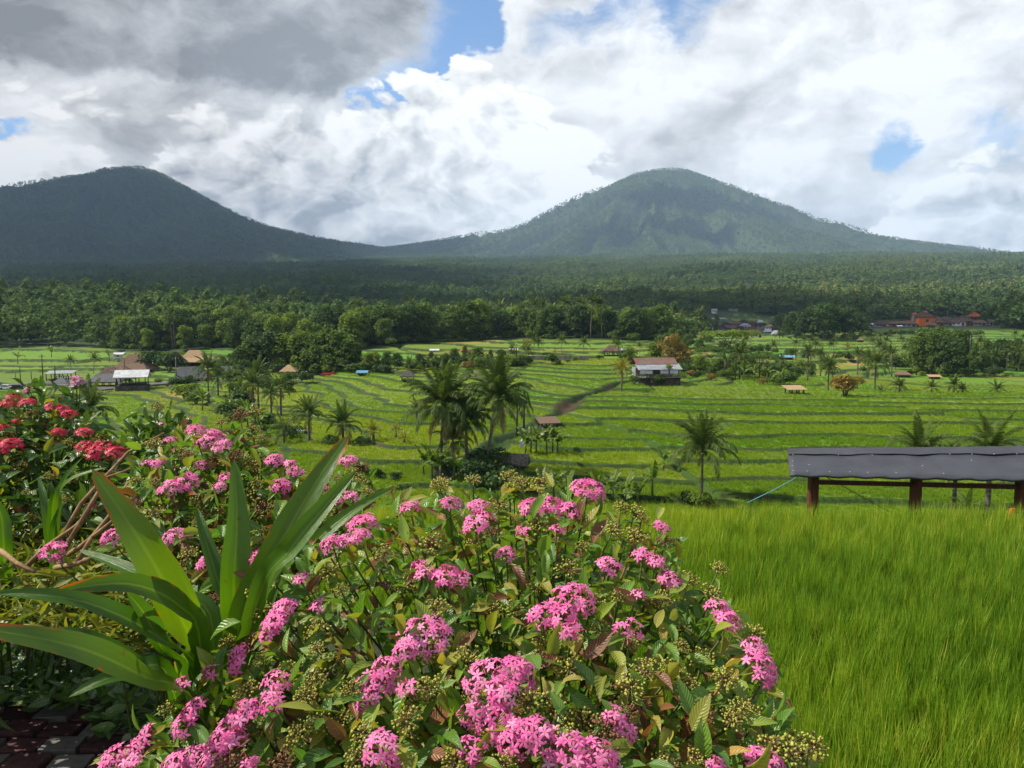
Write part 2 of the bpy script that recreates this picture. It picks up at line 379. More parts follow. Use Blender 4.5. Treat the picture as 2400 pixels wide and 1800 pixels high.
foliage('petal_pale', [(0.0, G(.62, .22, .36)), (0.5, G(.74, .34, .48)), (1.0, G(.80, .45, .56))], trans=0.35, rough=0.5, nscale=10, tcol=(1.0, .8, 1.0))
foliage('petal_red', [(0.0, G(.50, .012, .045)), (0.5, G(.64, .03, .08)), (1.0, G(.75, .10, .16))], trans=0.3, rough=0.5, nscale=10, tcol=(1.0, .6, .8))
foliage('flower_bud', [(0.0, G(.38, .03, .08)), (0.6, G(.52, .07, .14)), (1.0, G(.62, .16, .26))], trans=0.15, rough=0.5, nscale=10, tcol=(1.0, .6, .8))
foliage('seed_olive', [(0.0, G(.20, .22, .035)), (0.5, G(.36, .36, .055)), (1.0, G(.50, .46, .10))], trans=0.15, rough=0.5, nscale=8)
foliage('seed_brown', [(0.0, G(.10, .045, .022)), (0.5, G(.20, .095, .04)), (1.0, G(.33, .20, .07))], trans=0.1, rough=0.6, nscale=8)
foliage('strap_leaf', [(0.0, G(.030, .090, .009)), (0.5, G(.058, .145, .011)), (1.0, G(.11, .20, .014))], trans=0.48, rough=0.30, spec=0.45, nscale=1.5, tcol=(1.3, 1.3, .25), island=False, stripes=True)
foliage('strap_leaf_worn', [(0.0, G(.042, .105, .009)), (0.5, G(.072, .155, .011)), (1.0, G(.12, .21, .014))], trans=0.48, rough=0.30, spec=0.45, nscale=1.5, tcol=(1.3, 1.3, .25), island=False, stripes=True, edge=((.42, .10, .012), 0.95))
for _n, _st in list(STOPS.items()):
    if _n in ('pentas_leaf', 'pentas_leaf_red', 'pentas_leaf_yellow', 'ixora_leaf', 'petal_pink', 'petal_pale', 'petal_red'):
        foliage(_n + '_one', *_st[0], **{**_st[1], 'island': False})
simple('stem_green', (.10, .15, .03), 0.6, 0.3, 0.3, 30)
simple('stem_brown', (.16, .085, .04), 0.8, 0.2, 0.4, 30, col2=(.30, .20, .10))
simple('bark', (.13, .11, .085), 0.9, 0.15, 0.5, 3.0, 0.6, 0.05, stretch=(1, 1, 0.3))
simple('palm_bark', (.17, .15, .12), 0.9, 0.15, 0.45, 2.5, 0.6, 0.05, stretch=(0.6, 0.6, 4.0))
simple('soil', (.040, .028, .018), 0.95, 0.1, 0.4, 9.0, 0.8, 0.02)
simple('thatch_tan', (.42, .29, .16), 0.95, 0.1, 0.45, 1.2, 0.8, 0.08, stretch=(6, 6, 1), col2=(.28, .19, .11))
simple('thatch_brown', (.20, .135, .09), 0.95, 0.1, 0.5, 1.2, 0.8, 0.08, stretch=(6, 6, 1), col2=(.11, .075, .055))
simple('thatch_dark', (.065, .05, .045), 0.95, 0.1, 0.5, 1.2, 0.8, 0.08, stretch=(6, 6, 1))
simple('thatch_grey', (.15, .13, .115), 0.95, 0.1, 0.5, 1.5, 0.8, 0.08, stretch=(5, 5, 1))
simple('tin_white', (.52, .53, .54), 0.45, 0.4, 0.12, 1.5, 0.1, 0.01, col2=(.36, .36, .355))
simple('tin_grey', (.30, .31, .33), 0.5, 0.4, 0.25, 1.5, 0.15, 0.01)
simple('tin_dark', (.075, .08, .085), 0.6, 0.3, 0.25, 1.5, 0.15, 0.01)
simple('tin_blue', (.10, .28, .42), 0.5, 0.4, 0.2, 2.0)
simple('tile_roof', (.135, .085, .07), 0.9, 0.15, 0.35, 1.2, 0.6, 0.05, obj_var=0.3)
simple('tile_orange', (.48, .13, .05), 0.85, 0.2, 0.35, 1.2, 0.5, 0.05)
simple('tin_rust', (.17, .075, .05), 0.8, 0.2, 0.4, 0.9, 0.3, 0.02, col2=(.15, .125, .115))
simple('plaster_white', (.70, .70, .68), 0.85, 0.2, 0.18, 1.5)
simple('plaster_grey', (.30, .31, .31), 0.9, 0.15, 0.3, 1.5)
simple('plaster_orange', (.66, .17, .035), 0.85, 0.2, 0.15, 1.5)
simple('plaster_brick', (.24, .10, .065), 0.9, 0.15, 0.3, 1.5)
simple('concrete', (.26, .25, .235), 0.95, 0.15, 0.35, 2.0, 0.4)
simple('wood_dark', (.075, .05, .035), 0.85, 0.2, 0.4, 4.0, 0.4, 0.01, stretch=(4, 4, .6))
simple('wood_red', (.115, .030, .016), 0.6, 0.35, 0.45, 5.0, 0.4, 0.006, stretch=(6, 6, .6))
simple('wood_grey', (.19, .165, .14), 0.9, 0.15, 0.4, 4.0, 0.4, 0.01)
simple('bamboo', (.33, .26, .13), 0.7, 0.25, 0.3, 5.0)
simple('pole_dark', (.035, .032, .03), 0.8, 0.2, 0.3, 4.0)
simple('pole_grey', (.16, .16, .155), 0.85, 0.2, 0.3, 3.0)
simple('tar_felt', (.046, .050, .061), 0.62, 0.35, 0.3, 1.8, 0.45, 0.02, col2=(.032, .035, .043))
simple('glass_dark', (.02, .024, .028), 0.15, 0.6, 0.1, 3.0, 0.0)
simple('panel_pale', (.50, .56, .62), 0.5, 0.3, 0.15, 2.0, 0.1)
simple('paint_white', (.78, .78, .78), 0.3, 0.5, 0.06, 2.0, 0.0)
simple('paint_black', (.012, .013, .018), 0.3, 0.5, 0.06, 2.0, 0.0)
simple('paint_red', (.45, .03, .03), 0.4, 0.5, 0.1, 2.0, 0.0)
simple('rubber', (.02, .02, .02), 0.9, 0.1, 0.1, 4.0, 0.0)
simple('rope_blue', (.10, .32, .40), 0.7, 0.2, 0.1, 20)
simple('cloth_orange', (.55, .09, .02), 0.9, 0.1, 0.2, 14)
simple('cloth_white', (.62, .66, .70), 0.9, 0.1, 0.15, 6)
simple('paver_red', (.105, .050, .050), 0.9, 0.2, 0.35, 14, 0.5, 0.006, obj_var=0.25)
simple('paver_grey', (.19, .18, .165), 0.9, 0.2, 0.3, 14, 0.5, 0.006, obj_var=0.25)
simple('road', (.14, .135, .13), 0.95, 0.1, 0.3, 1.0)
simple('flower_red_bush', (.25, .02, .03), 0.9, 0.1, 0.3, 3.0)
simple('rock', (.10, .095, .085), 0.95, 0.1, 0.4, 2.0, 0.6, 0.05)
def cloud_mat():
    m, t, out = new_mat('cloud')
    d = t.node('ShaderNodeBsdfDiffuse'); d.inputs[0].default_value = (.9, .9, .9, 1)
    tr = t.node('ShaderNodeBsdfTranslucent'); tr.inputs[0].default_value = (.8, .8, .82, 1)
    ms = t.node('ShaderNodeMixShader'); ms.inputs[0].default_value = 0.5
    t.l.new(d.outputs[0], ms.inputs[1]); t.l.new(tr.outputs[0], ms.inputs[2]); t.l.new(ms.outputs[0], out.inputs[0])
cloud_mat()
def water_mat():
    m, t, out = new_mat('water_drop')
    p = t.node('ShaderNodeBsdfPrincipled'); p.inputs['Base Color'].default_value = (1, 1, 1, 1); p.inputs['Roughness'].default_value = 0.03
    p.inputs['Transmission Weight'].default_value = 1.0; p.inputs['IOR'].default_value = 1.33
    t.l.new(p.outputs[0], out.inputs[0])
water_mat()
# ------------------------------------------------------------------ the land
# heights below / above the eye at distances D (m ahead) along eight bearings, read off the lie of the valley
D_ = np.array([14, 20, 30, 45, 60, 76, 95, 118, 150, 190, 240, 300, 380, 480, 600, 800, 1100, 1500, 2000, 3000, 4200, 12000.])
P_ = np.array([-400, 200, 600, 1000, 1400, 1800, 2200, 2800.])
Zt = np.array([
 [-4.0, -7.5, -10, -12, -12.5, -12.8, -13, -12.9, -12.1, -10.6, -9.4, -4.5, 2.5, -5, -5, 8, 30, 62, 105, 190, 300, 420],
 [-4.0, -7.5, -10, -12, -12.5, -12.8, -13, -12.8, -12.0, -10.5, -9.3, -4.5, 3.5, -4, -5, 8, 30, 62, 105, 190, 300, 420],
 [-4.0, -7.3, -10, -11.5, -12, -12, -12, -11.7, -10.7, -9.5, -8.4, -5.5, -0.5, -6, -5, 5, 26, 60, 105, 190, 300, 420],
 [-4.0, -7.0, -10.4, -12.3, -12.0, -11.6, -11.0, -10.2, -9.0, -7.8, -6.7, -7.5, -9, -9, -6, 4, 24, 60, 110, 205, 320, 430],
 [-4.0, -6.8, -10.4, -12.3, -11.7, -10.9, -10.0, -9.1, -7.9, -6.9, -6, -6.8, -8.8, -9, -6, 5, 28, 68, 118, 215, 310, 420],
 [-4.0, -6.6, -10.4, -12.3, -11.7, -10.8, -9.9, -10.4, -10.6, -10, -8.8, -8, -8.6, -9, -7, 8, 34, 76, 126, 222, 310, 400],
 [-4.0, -6.6, -10.4, -12.3, -11.7, -10.8, -9.95, -11.4, -11.9, -11, -9, -6.3, -2.0, -3, 1, 16, 44, 86, 134, 228, 300, 360],
 [-4.0, -6.6, -10.4, -12.3, -11.7, -10.8, -9.95, -11.4, -11.9, -11, -9, -6.0, -1.0, -2, 3, 20, 48, 90, 138, 228, 290, 330]])
TH_ = np.arctan((P_ - 1200) / FPX)
def table_z(x, y):
    x = np.asarray(x, float); y = np.asarray(y, float); r = np.hypot(x, y)
    th = np.arctan2(x, y); d = r * np.maximum(np.cos(th), 0.55); th = np.clip(th, TH_[0], TH_[-1])
    ld = np.log(np.clip(d, D_[0], D_[-1])); L = np.log(D_)
    i = np.clip(np.searchsorted(L, ld) - 1, 0, len(L) - 2); f = (ld - L[i]) / (L[i + 1] - L[i])
    j = np.clip(np.searchsorted(TH_, th) - 1, 0, len(TH_) - 2); g = (th - TH_[j]) / (TH_[j + 1] - TH_[j]); g = g * g * (3 - 2 * g)
    # Catmull-Rom along distance, smooth blend between bearings
    def row(jj):
        n = len(L); p0 = Zt[jj, np.maximum(i - 1, 0)]; p1 = Zt[jj, i]; p2 = Zt[jj, i + 1]; p3 = Zt[jj, np.minimum(i + 2, n - 1)]
        m1 = (p2 - p0) * 0.5; m2 = (p3 - p1) * 0.5
        h = f; return (2*h**3-3*h**2+1)*p1 + (h**3-2*h**2+h)*m1 + (-2*h**3+3*h**2)*p2 + (h**3-h**2)*m2
    return row(j) * (1 - g) + row(j + 1) * g + EYE
# volcano skylines (photograph x, y) and the distance of each cone
CONES = [
 (310, 4700, [(-900, 640), (-500, 575), (-200, 525), (0, 487), (60, 463), (120, 441), (165, 424), (190, 419), (225, 413), (265, 398), (310, 395), (345, 394), (385, 404), (400, 412), (450, 440), (500, 470), (560, 504), (620, 529), (680, 545), (740, 556), (800, 566), (880, 577), (1000, 596), (1200, 622), (1500, 650)]),
 (1560, 5100, [(300, 640), (700, 606), (880, 584), (960, 572), (1060, 566), (1180, 561), (1210, 547), (1260, 519), (1310, 495), (1350, 474), (1400, 450), (1450, 425), (1485, 410), (1510, 404), (1545, 399), (1570, 398), (1600, 402), (1630, 412), (1660, 424), (1700, 444), (1740, 464), (1800, 492), (1860, 520), (1920, 547), (1970, 566), (2030, 579), (2120, 587), (2250, 593), (2400, 600), (2800, 622), (3400, 660)])]
def land_z(x, y):
    """broad height of the land with the two volcanoes, before terracing"""
    z = table_z(x, y)
    x = np.asarray(x, float); y = np.asarray(y, float)
    z = z + (20 * fbm(x / 300, y / 230, 3, 33) + 5) * sstep(420, 800, y) * sstep(3400, 2200, y)
    for pxc, dist, sk in CONES:
        xc = (pxc - 1200) / FPX * dist
        q = np.array(sk, float); rs = (q[:, 0] - pxc) / FPX * dist; hs = (740 - q[:, 1]) / FPX * dist + EYE
        dx, dy = x - xc, y - dist; r = np.hypot(dx, dy) + 1e-6
        hl = np.interp(-r, rs, hs); hr = np.interp(r, rs, hs); c = dx / r
        w = 0.5 + 0.5 * c; h = hl * (1 - w) + hr * w
        front = np.clip(-dy / r, 0, 1); hf = hs.max() * np.clip(1 - r / 3300, 0, 1) ** 1.75
        h = h * (1 - front) + hf * front
        ang = np.arctan2(dx, dy)
        gul = (fbm(ang * 4.5 + 3, r / 2600, 4, 21) * 110 + (0.18 - np.abs(fbm(ang * 8 + r / 900, r / 1500, 3, 27))) * 120) * sstep(60, 700, r) * sstep(0.02, 0.5, np.abs(dy) / (r + 1)) * sstep(3200, 1500, r)
        h = h + gul - 15
        h = h - (1 - sstep(900, 2900, y)) * 420
        k = 28.0; t = np.clip(0.5 + 0.5 * (h - z) / k, 0, 1); zz = z * (1 - t) + h * t + k * t * (1 - t); z = np.where(h > z - k, zz, z)
    return z

# --- near ground: garden terrace, bank, rice terrace, and the drop to the valley
def garden_out(x, y):
    """distance outside the garden terrace (0 inside)"""
    edge_y = np.interp(x, [-6, -3.2, -1.2, 0.2, 1.0, 2.2, 9], [5.6, 5.2, 4.2, 2.9, 2.35, 2.15, 2.1])
    return np.maximum(y - edge_y, 0)
RICE_N, RICE_F = 3.2, 13.0      # the near paddy, y from .. to ..
def near_z(x, y):
    o = garden_out(x, y)
    bank = 0.04 * perlin(x * 1.3, y * 1.3, 3) - np.where(o > 0, o * 2.1, 0)
    base = np.full_like(np.asarray(x, float), EYE - 4.0)
    lip = sstep(RICE_F + 0.3, RICE_F + 0.8, y)
    return np.maximum(bank, base - lip * 0.45)
def base_z(x, y):
    x = np.asarray(x, float); y = np.asarray(y, float)
    n = near_z(x, y); f = land_z(x, y)
    t = sstep(13.6, 18.5, y)
    t = np.where(y < 13.6, 0, t)
    return n * (1 - t) + f * t

# --- terraces
_trng = np.random.default_rng(3)
LEV = np.cumsum(_trng.uniform(0.20, 0.40, 300)) - 40.0
LEV2 = np.cumsum(_trng.uniform(0.34, 0.70, 170)) - 40.0
CELL = np.random.default_rng(8).random(256)
def _poly(pts): return np.array([[(px - 1200) / FPX * d, d] for px, d in pts])
GULLIES = [(_poly([(1540, 122), (1470, 108), (1400, 99), (1330, 88), (1240, 77), (1130, 66), (1020, 58)]), 0.6, 0.6)]
def seg_dist(x, y, P):
    best = np.full(np.shape(x), 1e9); x = x + 1.6 * perlin(x / 9, y / 9, 51); y = y + 1.2 * perlin(x / 5, y / 5, 52)
    for (ax, ay), (bx, by) in zip(P[:-1], P[1:]):
        vx, vy = bx - ax, by - ay; t = np.clip(((x - ax) * vx + (y - ay) * vy) / (vx * vx + vy * vy), 0, 1)
        best = np.minimum(best, np.hypot(x - ax - t * vx, y - ay - t * vy))
    return best
def px_of(x, y): return 1200 + FPX * x / np.maximum(y, 1e-3)
def in_field(x, y):
    """1 where rice is grown on terraces, 0 in woods and beyond"""
    p = px_of(x, y)
    far = np.interp(p, [-600, 0, 30, 560, 640, 850, 1000, 1250, 1560, 1680, 1990, 2040, 2400, 3200], [226, 230, 238, 214, 180, 182, 205, 214, 212, 380, 370, 318, 318, 320])
    far = far + 14 * perlin(x / 34, y / 60, 8)
    f = sstep(far + 3, far - 3, y) * sstep(31, 36, y)
    # two clearings further off
    for pa, pb, ya, yb in ((1240, 1560, 330, 405), (1690, 1900, 560, 650), (2000, 2330, 425, 500)):
        f = np.maximum(f, sstep(pa - 8, pa + 8, p) * sstep(pb + 8, pb - 8, p) * sstep(ya, ya + 6, y) * sstep(yb, yb - 6, y))
    return f
def terraced(x, y):
    """returns height, rice mask, riser mask, bund mask, field id"""
    H = base_z(x, y)
    def wig(x, y): return 0.52 * fbm(x / 46, y / 22, 3, 4) + 0.09 * fbm(x / 10, y / 6, 2, 14)
    w = wig(x, y)
    wid = np.clip((y - 60) / 200, 0, 1)
    Hw = H + w * (0.7 + 0.9 * wid)
    cc = (x + 9 * perlin(x / 50, y / 45, 30) + 0.35 * y) / 36.0; cell = np.floor(cc).astype(int); fr = np.abs(cc - cell - 0.5)
    e = 0.35
    Hx = (base_z(x + e, y) + wig(x + e, y) * (0.7 + 0.9 * wid) - Hw) / e
    Hy = (base_z(x, y + e) + wig(x, y + e) * (0.7 + 0.9 * wid) - Hw) / e
    g = np.maximum(np.hypot(Hx, Hy), 0.012)
    Hw = Hw + (CELL[cell & 255] - 0.5) * 0.36
    k = np.clip(np.searchsorted(LEV, Hw) - 1, 0, len(LEV) - 2)
    lo, hi = LEV[k], LEV[k + 1]
    big = y > 138 + 10 * perlin(x / 40, y / 40, 19); k2 = np.clip(np.searchsorted(LEV2, Hw) - 1, 0, len(LEV2) - 2)
    k = np.where(big, k2, k); lo = np.where(big, LEV2[k2], lo); hi = np.where(big, LEV2[k2 + 1], hi)
    dn = (Hw - lo) / g            # metres above the lower edge of this tread
    up = (hi - Hw) / g            # metres to the riser of the next tread
    lod = np.clip(y / 140.0, 0.5, 2.0) * (1 + .35 * perlin(x / 9, y / 9, 61))
    rw = 0.42 * lod
    rise = sstep(rw, 0.0, up)
    z = lo + (hi - lo) * rise
    bund = sstep(0.55 * lod, 0.30 * lod, dn)
    z = z + 0.13 * bund * (1 - rise)
    # the sheet of rice standing on the tread (further off it is drawn as a solid sheet, near to as plants)
    tread = sstep(0.55 * lod, 0.85 * lod, dn) * sstep(rw * 1.05, rw * 1.35, up)
    fid = k.astype(int) * 977 + cell * 131
    seam = sstep(0.5 - 0.9 / 36 * lod, 0.5 - 0.5 / 36 * lod, fr)
    tread = tread * (1 - seam); bund = np.maximum(bund, seam * (1 - rise))
    fld = in_field(x, y)
    for P, hw, dp in GULLIES:
        q = seg_dist(x, y, P); c = sstep(hw + 0.5, hw - 0.5, q)
        z = z - dp * c; tread = tread * sstep(hw + 0.4, hw + 1.0, q); rise = np.maximum(rise, sstep(hw + .9, hw - 0.3, q))
    solid = sstep(70, 110, y)
    z = z + tread * (0.20 * solid)
    z = H * (1 - fld) + z * fld
    return z, tread * fld, rise * fld, bund * fld, fid, fld
def ground_z(x, y):
    return float(terraced(np.array([float(x)]), np.array([float(y)]))[0][0])
def ground_at(px, py, dmin=16.0, dmax=900.0):
    """where the line of sight through a photograph pixel meets the land"""
    a, b = pdir(px, py); d = np.exp(np.linspace(math.log(dmin), math.log(dmax), 700))
    hit = np.nonzero(base_z(a * d, d) > EYE + b * d)[0]
    dd = d[hit[0]] if len(hit) else dmax
    return a * dd, dd
def on_ground(px, d, dz=0.0):
    x = (px - 1200) / FPX * d; return Vector((x, d, ground_z(x, d) + dz))

def build_terrain():
    fine = np.linspace(R(-39), R(39), 640); side = np.concatenate([np.linspace(R(-180), R(-41), 46)[:-1]])
    th = np.concatenate([side, fine, -side[::-1]])
    rr = np.concatenate([np.linspace(0.25, 13, 52)[:-1], np.geomspace(13, 40, 110)[:-1], np.geomspace(40, 165, 470)[:-1], np.geomspace(165, 340, 150)[:-1], np.geomspace(340, 1500, 90)[:-1], np.geomspace(1500, 9000, 150)])
    TH, RR = np.meshgrid(th, rr); x = (RR * np.sin(TH)).ravel(); y = (RR * np.cos(TH)).ravel()
    z, tread, rise, bund, fid, fld = terraced(x, y)
    hr = np.random.default_rng(77).random(4096)
    h1 = hr[fid & 4095]; h2 = hr[(fid * 7 + 13) & 4095]
    rice = np.stack([0.085 + 0.065 * h1, 0.155 + 0.065 * h2, 0.014 + 0.008 * h1], 1)
    pp = px_of(x, y); rip = np.zeros(len(x), bool)
    for qx, qd, wx, wd in ((2005, 178, 34, 9), (1955, 168, 22, 6), (402, 118, 34, 7), (1115, 205, 70, 5), (1640, 190, 30, 8)): rip |= (((pp - qx) / wx) ** 2 + ((y - qd) / wd) ** 2 + .5 * perlin(x / 6, y / 6, 71)) < 1
    ripe = (rip & (y > 40))[:, None]; rice = np.where(ripe, np.array([[0.26, 0.19, 0.05]]), rice)
    grass = np.stack([0.045 + 0 * x, 0.078 + 0 * x, 0.014 + 0 * x], 1)
    pale = np.array([[0.038, 0.075, 0.009]]); mud = np.array([[0.055, 0.036, 0.02]]); weeds = np.array([[0.015, 0.038, 0.005]])  # weed and bund colours darkened to include the shade under the overhang
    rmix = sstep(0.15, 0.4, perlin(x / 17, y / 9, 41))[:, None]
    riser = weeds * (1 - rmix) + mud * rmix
    col = grass * 0.75
    col = col * (1 - tread[:, None]) + rice * tread[:, None]
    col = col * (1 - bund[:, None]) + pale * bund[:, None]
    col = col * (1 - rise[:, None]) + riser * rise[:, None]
    forest = np.array([[0.030, 0.050, 0.015]]); col = col * fld[:, None] + forest * (1 - fld[:, None])
    slope = (y < 34) & (y > 0)
    col = np.where(slope[:, None], np.array([[0.045, 0.08, 0.015]]), col)
    gard = (np.hypot(x, y) < 13.3); col = np.where(gard[:, None], np.array([[0.038, 0.046, 0.018]]), col)
    nr, nt = len(rr), len(th); i = np.arange(nr - 1)[:, None] * nt + np.arange(nt - 1)[None]
    F = np.stack([i, i + 1, i + nt + 1, i + nt], 2).reshape(-1, 4)[:, ::-1]
    # close the disc at the centre
    V = np.stack([x, y, z], 1)
    me = np_mesh('terrain', V, F, MAT['terrain'], smooth=True, col=col)
    tag(link('terrain', me), kind='structure', label='terraced valley floor rising to two forested volcanoes')
build_terrain()

# ------------------------------------------------------------------ clouds that shade the hills (they hang above the picture)
def cloud(name, label, gx, gy, gz, alt, rx, ry, seed):
    """a flat lumpy cloud whose shade falls on the ground round (gx, gy, gz)"""
    t = (alt - gz) / SUNV.z; c = Vector((gx, gy, gz)) + SUNV * t
    n, m = 56, 28; V = []; F = []
    th = np.linspace(0, 2 * math.pi, n, endpoint=False)
    for k in range(m):
        ph = math.pi * k / (m - 1); zz = math.cos(ph); rr = math.sin(ph)
        dx = rr * np.cos(th); dy = rr * np.sin(th)
        wob = 1 + 0.42 * fbm(dx * 2.6 + seed, dy * 2.6 + zz, 4, seed)
        V.append(np.stack([c.x + dx * rx * wob, c.y + dy * ry * wob, c.z + zz * (260 if zz > 0 else 90) * wob + 60 * fbm(dx * 6, dy * 6, 3, seed + 2)], 1))
        for q in range(n):
            if k < m - 1: F.append((k * n + q, (k + 1) * n + q, (k + 1) * n + (q + 1) % n, k * n + (q + 1) % n))
    me = np_mesh(name, np.concatenate(V), np.array(F), MAT['cloud'], smooth=True)
    return tag(link(name, me), label, 'cloud', 'clouds above the hills', 'stuff')
CLOUDS = [(-2500, 3700, 230, 5200, 1650, 1050, 1), (-1700, 2400, 130, 5200, 1350, 800, 6), (-950, 1500, 70, 5200, 900, 620, 2), (-900, 4300, 380, 5200, 700, 500, 9), (1010, 4450, 640, 5200, 330, 230, 3), (700, 3900, 420, 5200, 330, 150, 7), (-140, 640, 0, 5200, 380, 240, 4), (150, 425, 0, 5200, 185, 105, 5), (-560, 860, 10, 5200, 420, 260, 8)]
for c in CLOUDS: cloud('cloud', 'flat grey based cloud high above the hills', *c)

# ------------------------------------------------------------------ haze
def build_haze():
    mb = MB(); mb.box((0, 2700, 530), (15000, 12500, 1240))
    me = bpy.data.meshes.new('haze'); me.from_pydata(mb.v, [], mb.f)
    m = bpy.data.materials.new('haze'); m.use_nodes = True; t = NT(m.node_tree); t.n.clear()
    out = t.node('ShaderNodeOutputMaterial'); v = t.node('ShaderNodeVolumePrincipled')
    v.inputs['Color'].default_value = (.50, .72, 1.0, 1); v.inputs['Density'].default_value = 9.5e-5; v.inputs['Anisotropy'].default_value = 0.0
    t.l.new(v.outputs[0], out.inputs['Volume'])
    me.materials.append(m); tag(link('haze', me), 'thin blue air between the viewer and the hills', None, None, 'stuff')
build_haze()

# a wisp of cloud caught on the shoulder of the right volcano
def wisp(px, py, d, sx, sy, sz, dens):
    bm_ = MB(); n, m = 24, 12; V = []; F = []
    for j in range(m + 1):
        for i in range(n): ph = math.pi * j / m; th = 2 * math.pi * i / n; V.append((math.sin(ph) * math.cos(th), math.sin(ph) * math.sin(th), math.cos(ph)))
    for j in range(m):
        for i in range(n): F.append((j * n + i, (j + 1) * n + i, (j + 1) * n + (i + 1) % n, j * n + (i + 1) % n))
    bm_.add(V, F); m_ = bpy.data.materials.new('wisp'); m_.use_nodes = True; t = NT(m_.node_tree); t.n.clear(); out = t.node('ShaderNodeOutputMaterial')
    tc = t.node('ShaderNodeTexCoord').outputs['Object']; r = t.vmath('LENGTH', tc); nz = t.noise(tc, 1.6, 4, 0.6)
    q = t.math('SUBTRACT', t.math('ADD', nz, 0.25), r); den = t.math('MULTIPLY', t.smooth(q, -0.15, 0.5), dens)
    v = t.node('ShaderNodeVolumePrincipled'); v.inputs['Color'].default_value = (.95, .97, 1, 1); t.put(v.inputs['Density'], den); t.l.new(v.outputs[0], out.inputs['Volume'])
    return tag(bm_.build('cloud_wisp', m_, None, loc=at(px, py, d), scale=(sx, sy, sz)), 'thin wisp of white cloud on the right shoulder of the right volcano', 'cloud', None, 'stuff')
wisp(1965, 566, 4400, 190, 130, 75, 0.012)
# ------------------------------------------------------------------ plants of the valley
def leaf_cloud(lobes, n, size, seed, flat=0.5):
    """leaf cards spread over and inside ellipsoid lobes (cx,cy,cz,rx,ry,rz); returns (V,F,UV) of bent leaf clusters"""
    g = np.random.default_rng(seed); lobes = np.array(lobes, float)
    vol = (lobes[:, 3] * lobes[:, 4] * lobes[:, 5]) ** (2 / 3); pick = g.choice(len(lobes), n, p=vol / vol.sum()); L = lobes[pick]
    d = g.normal(size=(n, 3)); d /= np.linalg.norm(d, axis=1, keepdims=True)
    d[:, 2] = np.where(d[:, 2] < -0.35, -d[:, 2] * 0.6, d[:, 2]); rad = g.uniform(0.45, 1.0, n) ** 0.45 * g.uniform(0.86, 1.14, n)
    P = L[:, :3] + d * L[:, 3:] * rad[:, None]
    out = d + g.normal(size=(n, 3)) * 0.75; out[:, 2] += flat
    up = out / np.linalg.norm(out, axis=1, keepdims=True)
    xd = np.cross(up, g.normal(size=(n, 3))); M = frames(xd, up) * (size * g.uniform(0.55, 1.3, n))[:, None, None]
    T = (np.array([[-.5, 0, 0], [0, -.36, .05], [.55, 0, -.16], [0, .36, .05]], float), np.array([[0, 1, 2, 3]]), np.array([[0, .5], [.5, 0], [1, .5], [.5, 1]], float))
    return rep(T, M, P)
def crown_lobes(h, w, n, seed, shape='round'):
    g = np.random.default_rng(seed); L = []
    for i in range(n):
        a = i * 2.4 + g.uniform(-.5, .5); q = (i + 0.5) / n
        if shape == 'flat':
            r = w * 0.5 * math.sqrt(q) * g.uniform(.75, 1.0); z = h * g.uniform(.80, .93) - r * 0.10; s = w * g.uniform(.15, .22)
            L.append((r * math.cos(a), r * math.sin(a), z, s, s, s * .36))
        elif shape == 'tall':
            z = h * (0.16 + 0.76 * q); r = w * 0.5 * g.uniform(.1, .6) * math.sin(math.pi * (0.2 + 0.75 * q)); s = w * g.uniform(.18, .28)
            L.append((r * math.cos(a), r * math.sin(a), z, s, s, s * 1.15))
        else:
            z = h * (0.20 + 0.68 * q); r = w * 0.5 * g.uniform(.25, .85) * math.cos(math.pi * 0.5 * max(0, q - .22)); s = w * g.uniform(.15, .27)
            L.append((r * math.cos(a), r * math.sin(a), z, s, s, s * g.uniform(.7, .95)))
    return L
def trunk_mb(h, r, lobes, seed):
    g = np.random.default_rng(seed + 50); mb = MB()
    top = Vector((g.normal() * .03 * h, g.normal() * .03 * h, h * .62))
    mb.tube([(0, 0, -0.4), (0, 0, .06 * h), top * .5 + Vector((.02 * h, 0, 0)), top], [r * 1.35, r, r * .75, r * .45], 7)
    for l in lobes[:: max(1, len(lobes) // 7)]:
        s = top * g.uniform(.45, .95); e = Vector(l[:3]); mid = (s + e) / 2 + Vector((0, 0, -.04 * h))
        mb.tube([s, mid, e], [r * .42, r * .28, r * .1], 5)
    return mb
# variants (unit: metres): name -> (trunk mesh, crown mesh, height)
TREES = {}
def make_tree_variant(key, h, w, nl, ncards, size, leafmat, seed, shape='round', tr=0.022):
    L = crown_lobes(h, w, nl, seed, shape)
    V, F, UV = leaf_cloud(L, ncards, size, seed)
    TREES[key] = (trunk_mb(h, h * tr, L, seed).mesh('trunk', MAT['bark'], True), np_mesh('crown', V, F, MAT[leafmat], UV), h)
for i in range(3): make_tree_variant(('round', i), 10, 8.5, 13, 2300, .62, 'tree_leaf', 100 + i)
for i in range(2): make_tree_variant(('dark', i), 11, 9.5, 14, 2300, .66, 'tree_leaf_dark', 110 + i)
for i in range(2): make_tree_variant(('light', i), 9, 8, 12, 2000, .58, 'tree_leaf_light', 120 + i)
for i in range(2): make_tree_variant(('tall', i), 14, 6.5, 15, 2300, .60, 'tree_leaf', 130 + i, 'tall', 0.016)
for i in range(2): make_tree_variant(('flat', i), 9, 13, 13, 2600, .50, 'tree_leaf_light' if i == 0 else 'tree_leaf', 140 + i, 'flat')
make_tree_variant(('rust', 0), 10, 8, 13, 1900, .50, 'tree_leaf_rust', 150)
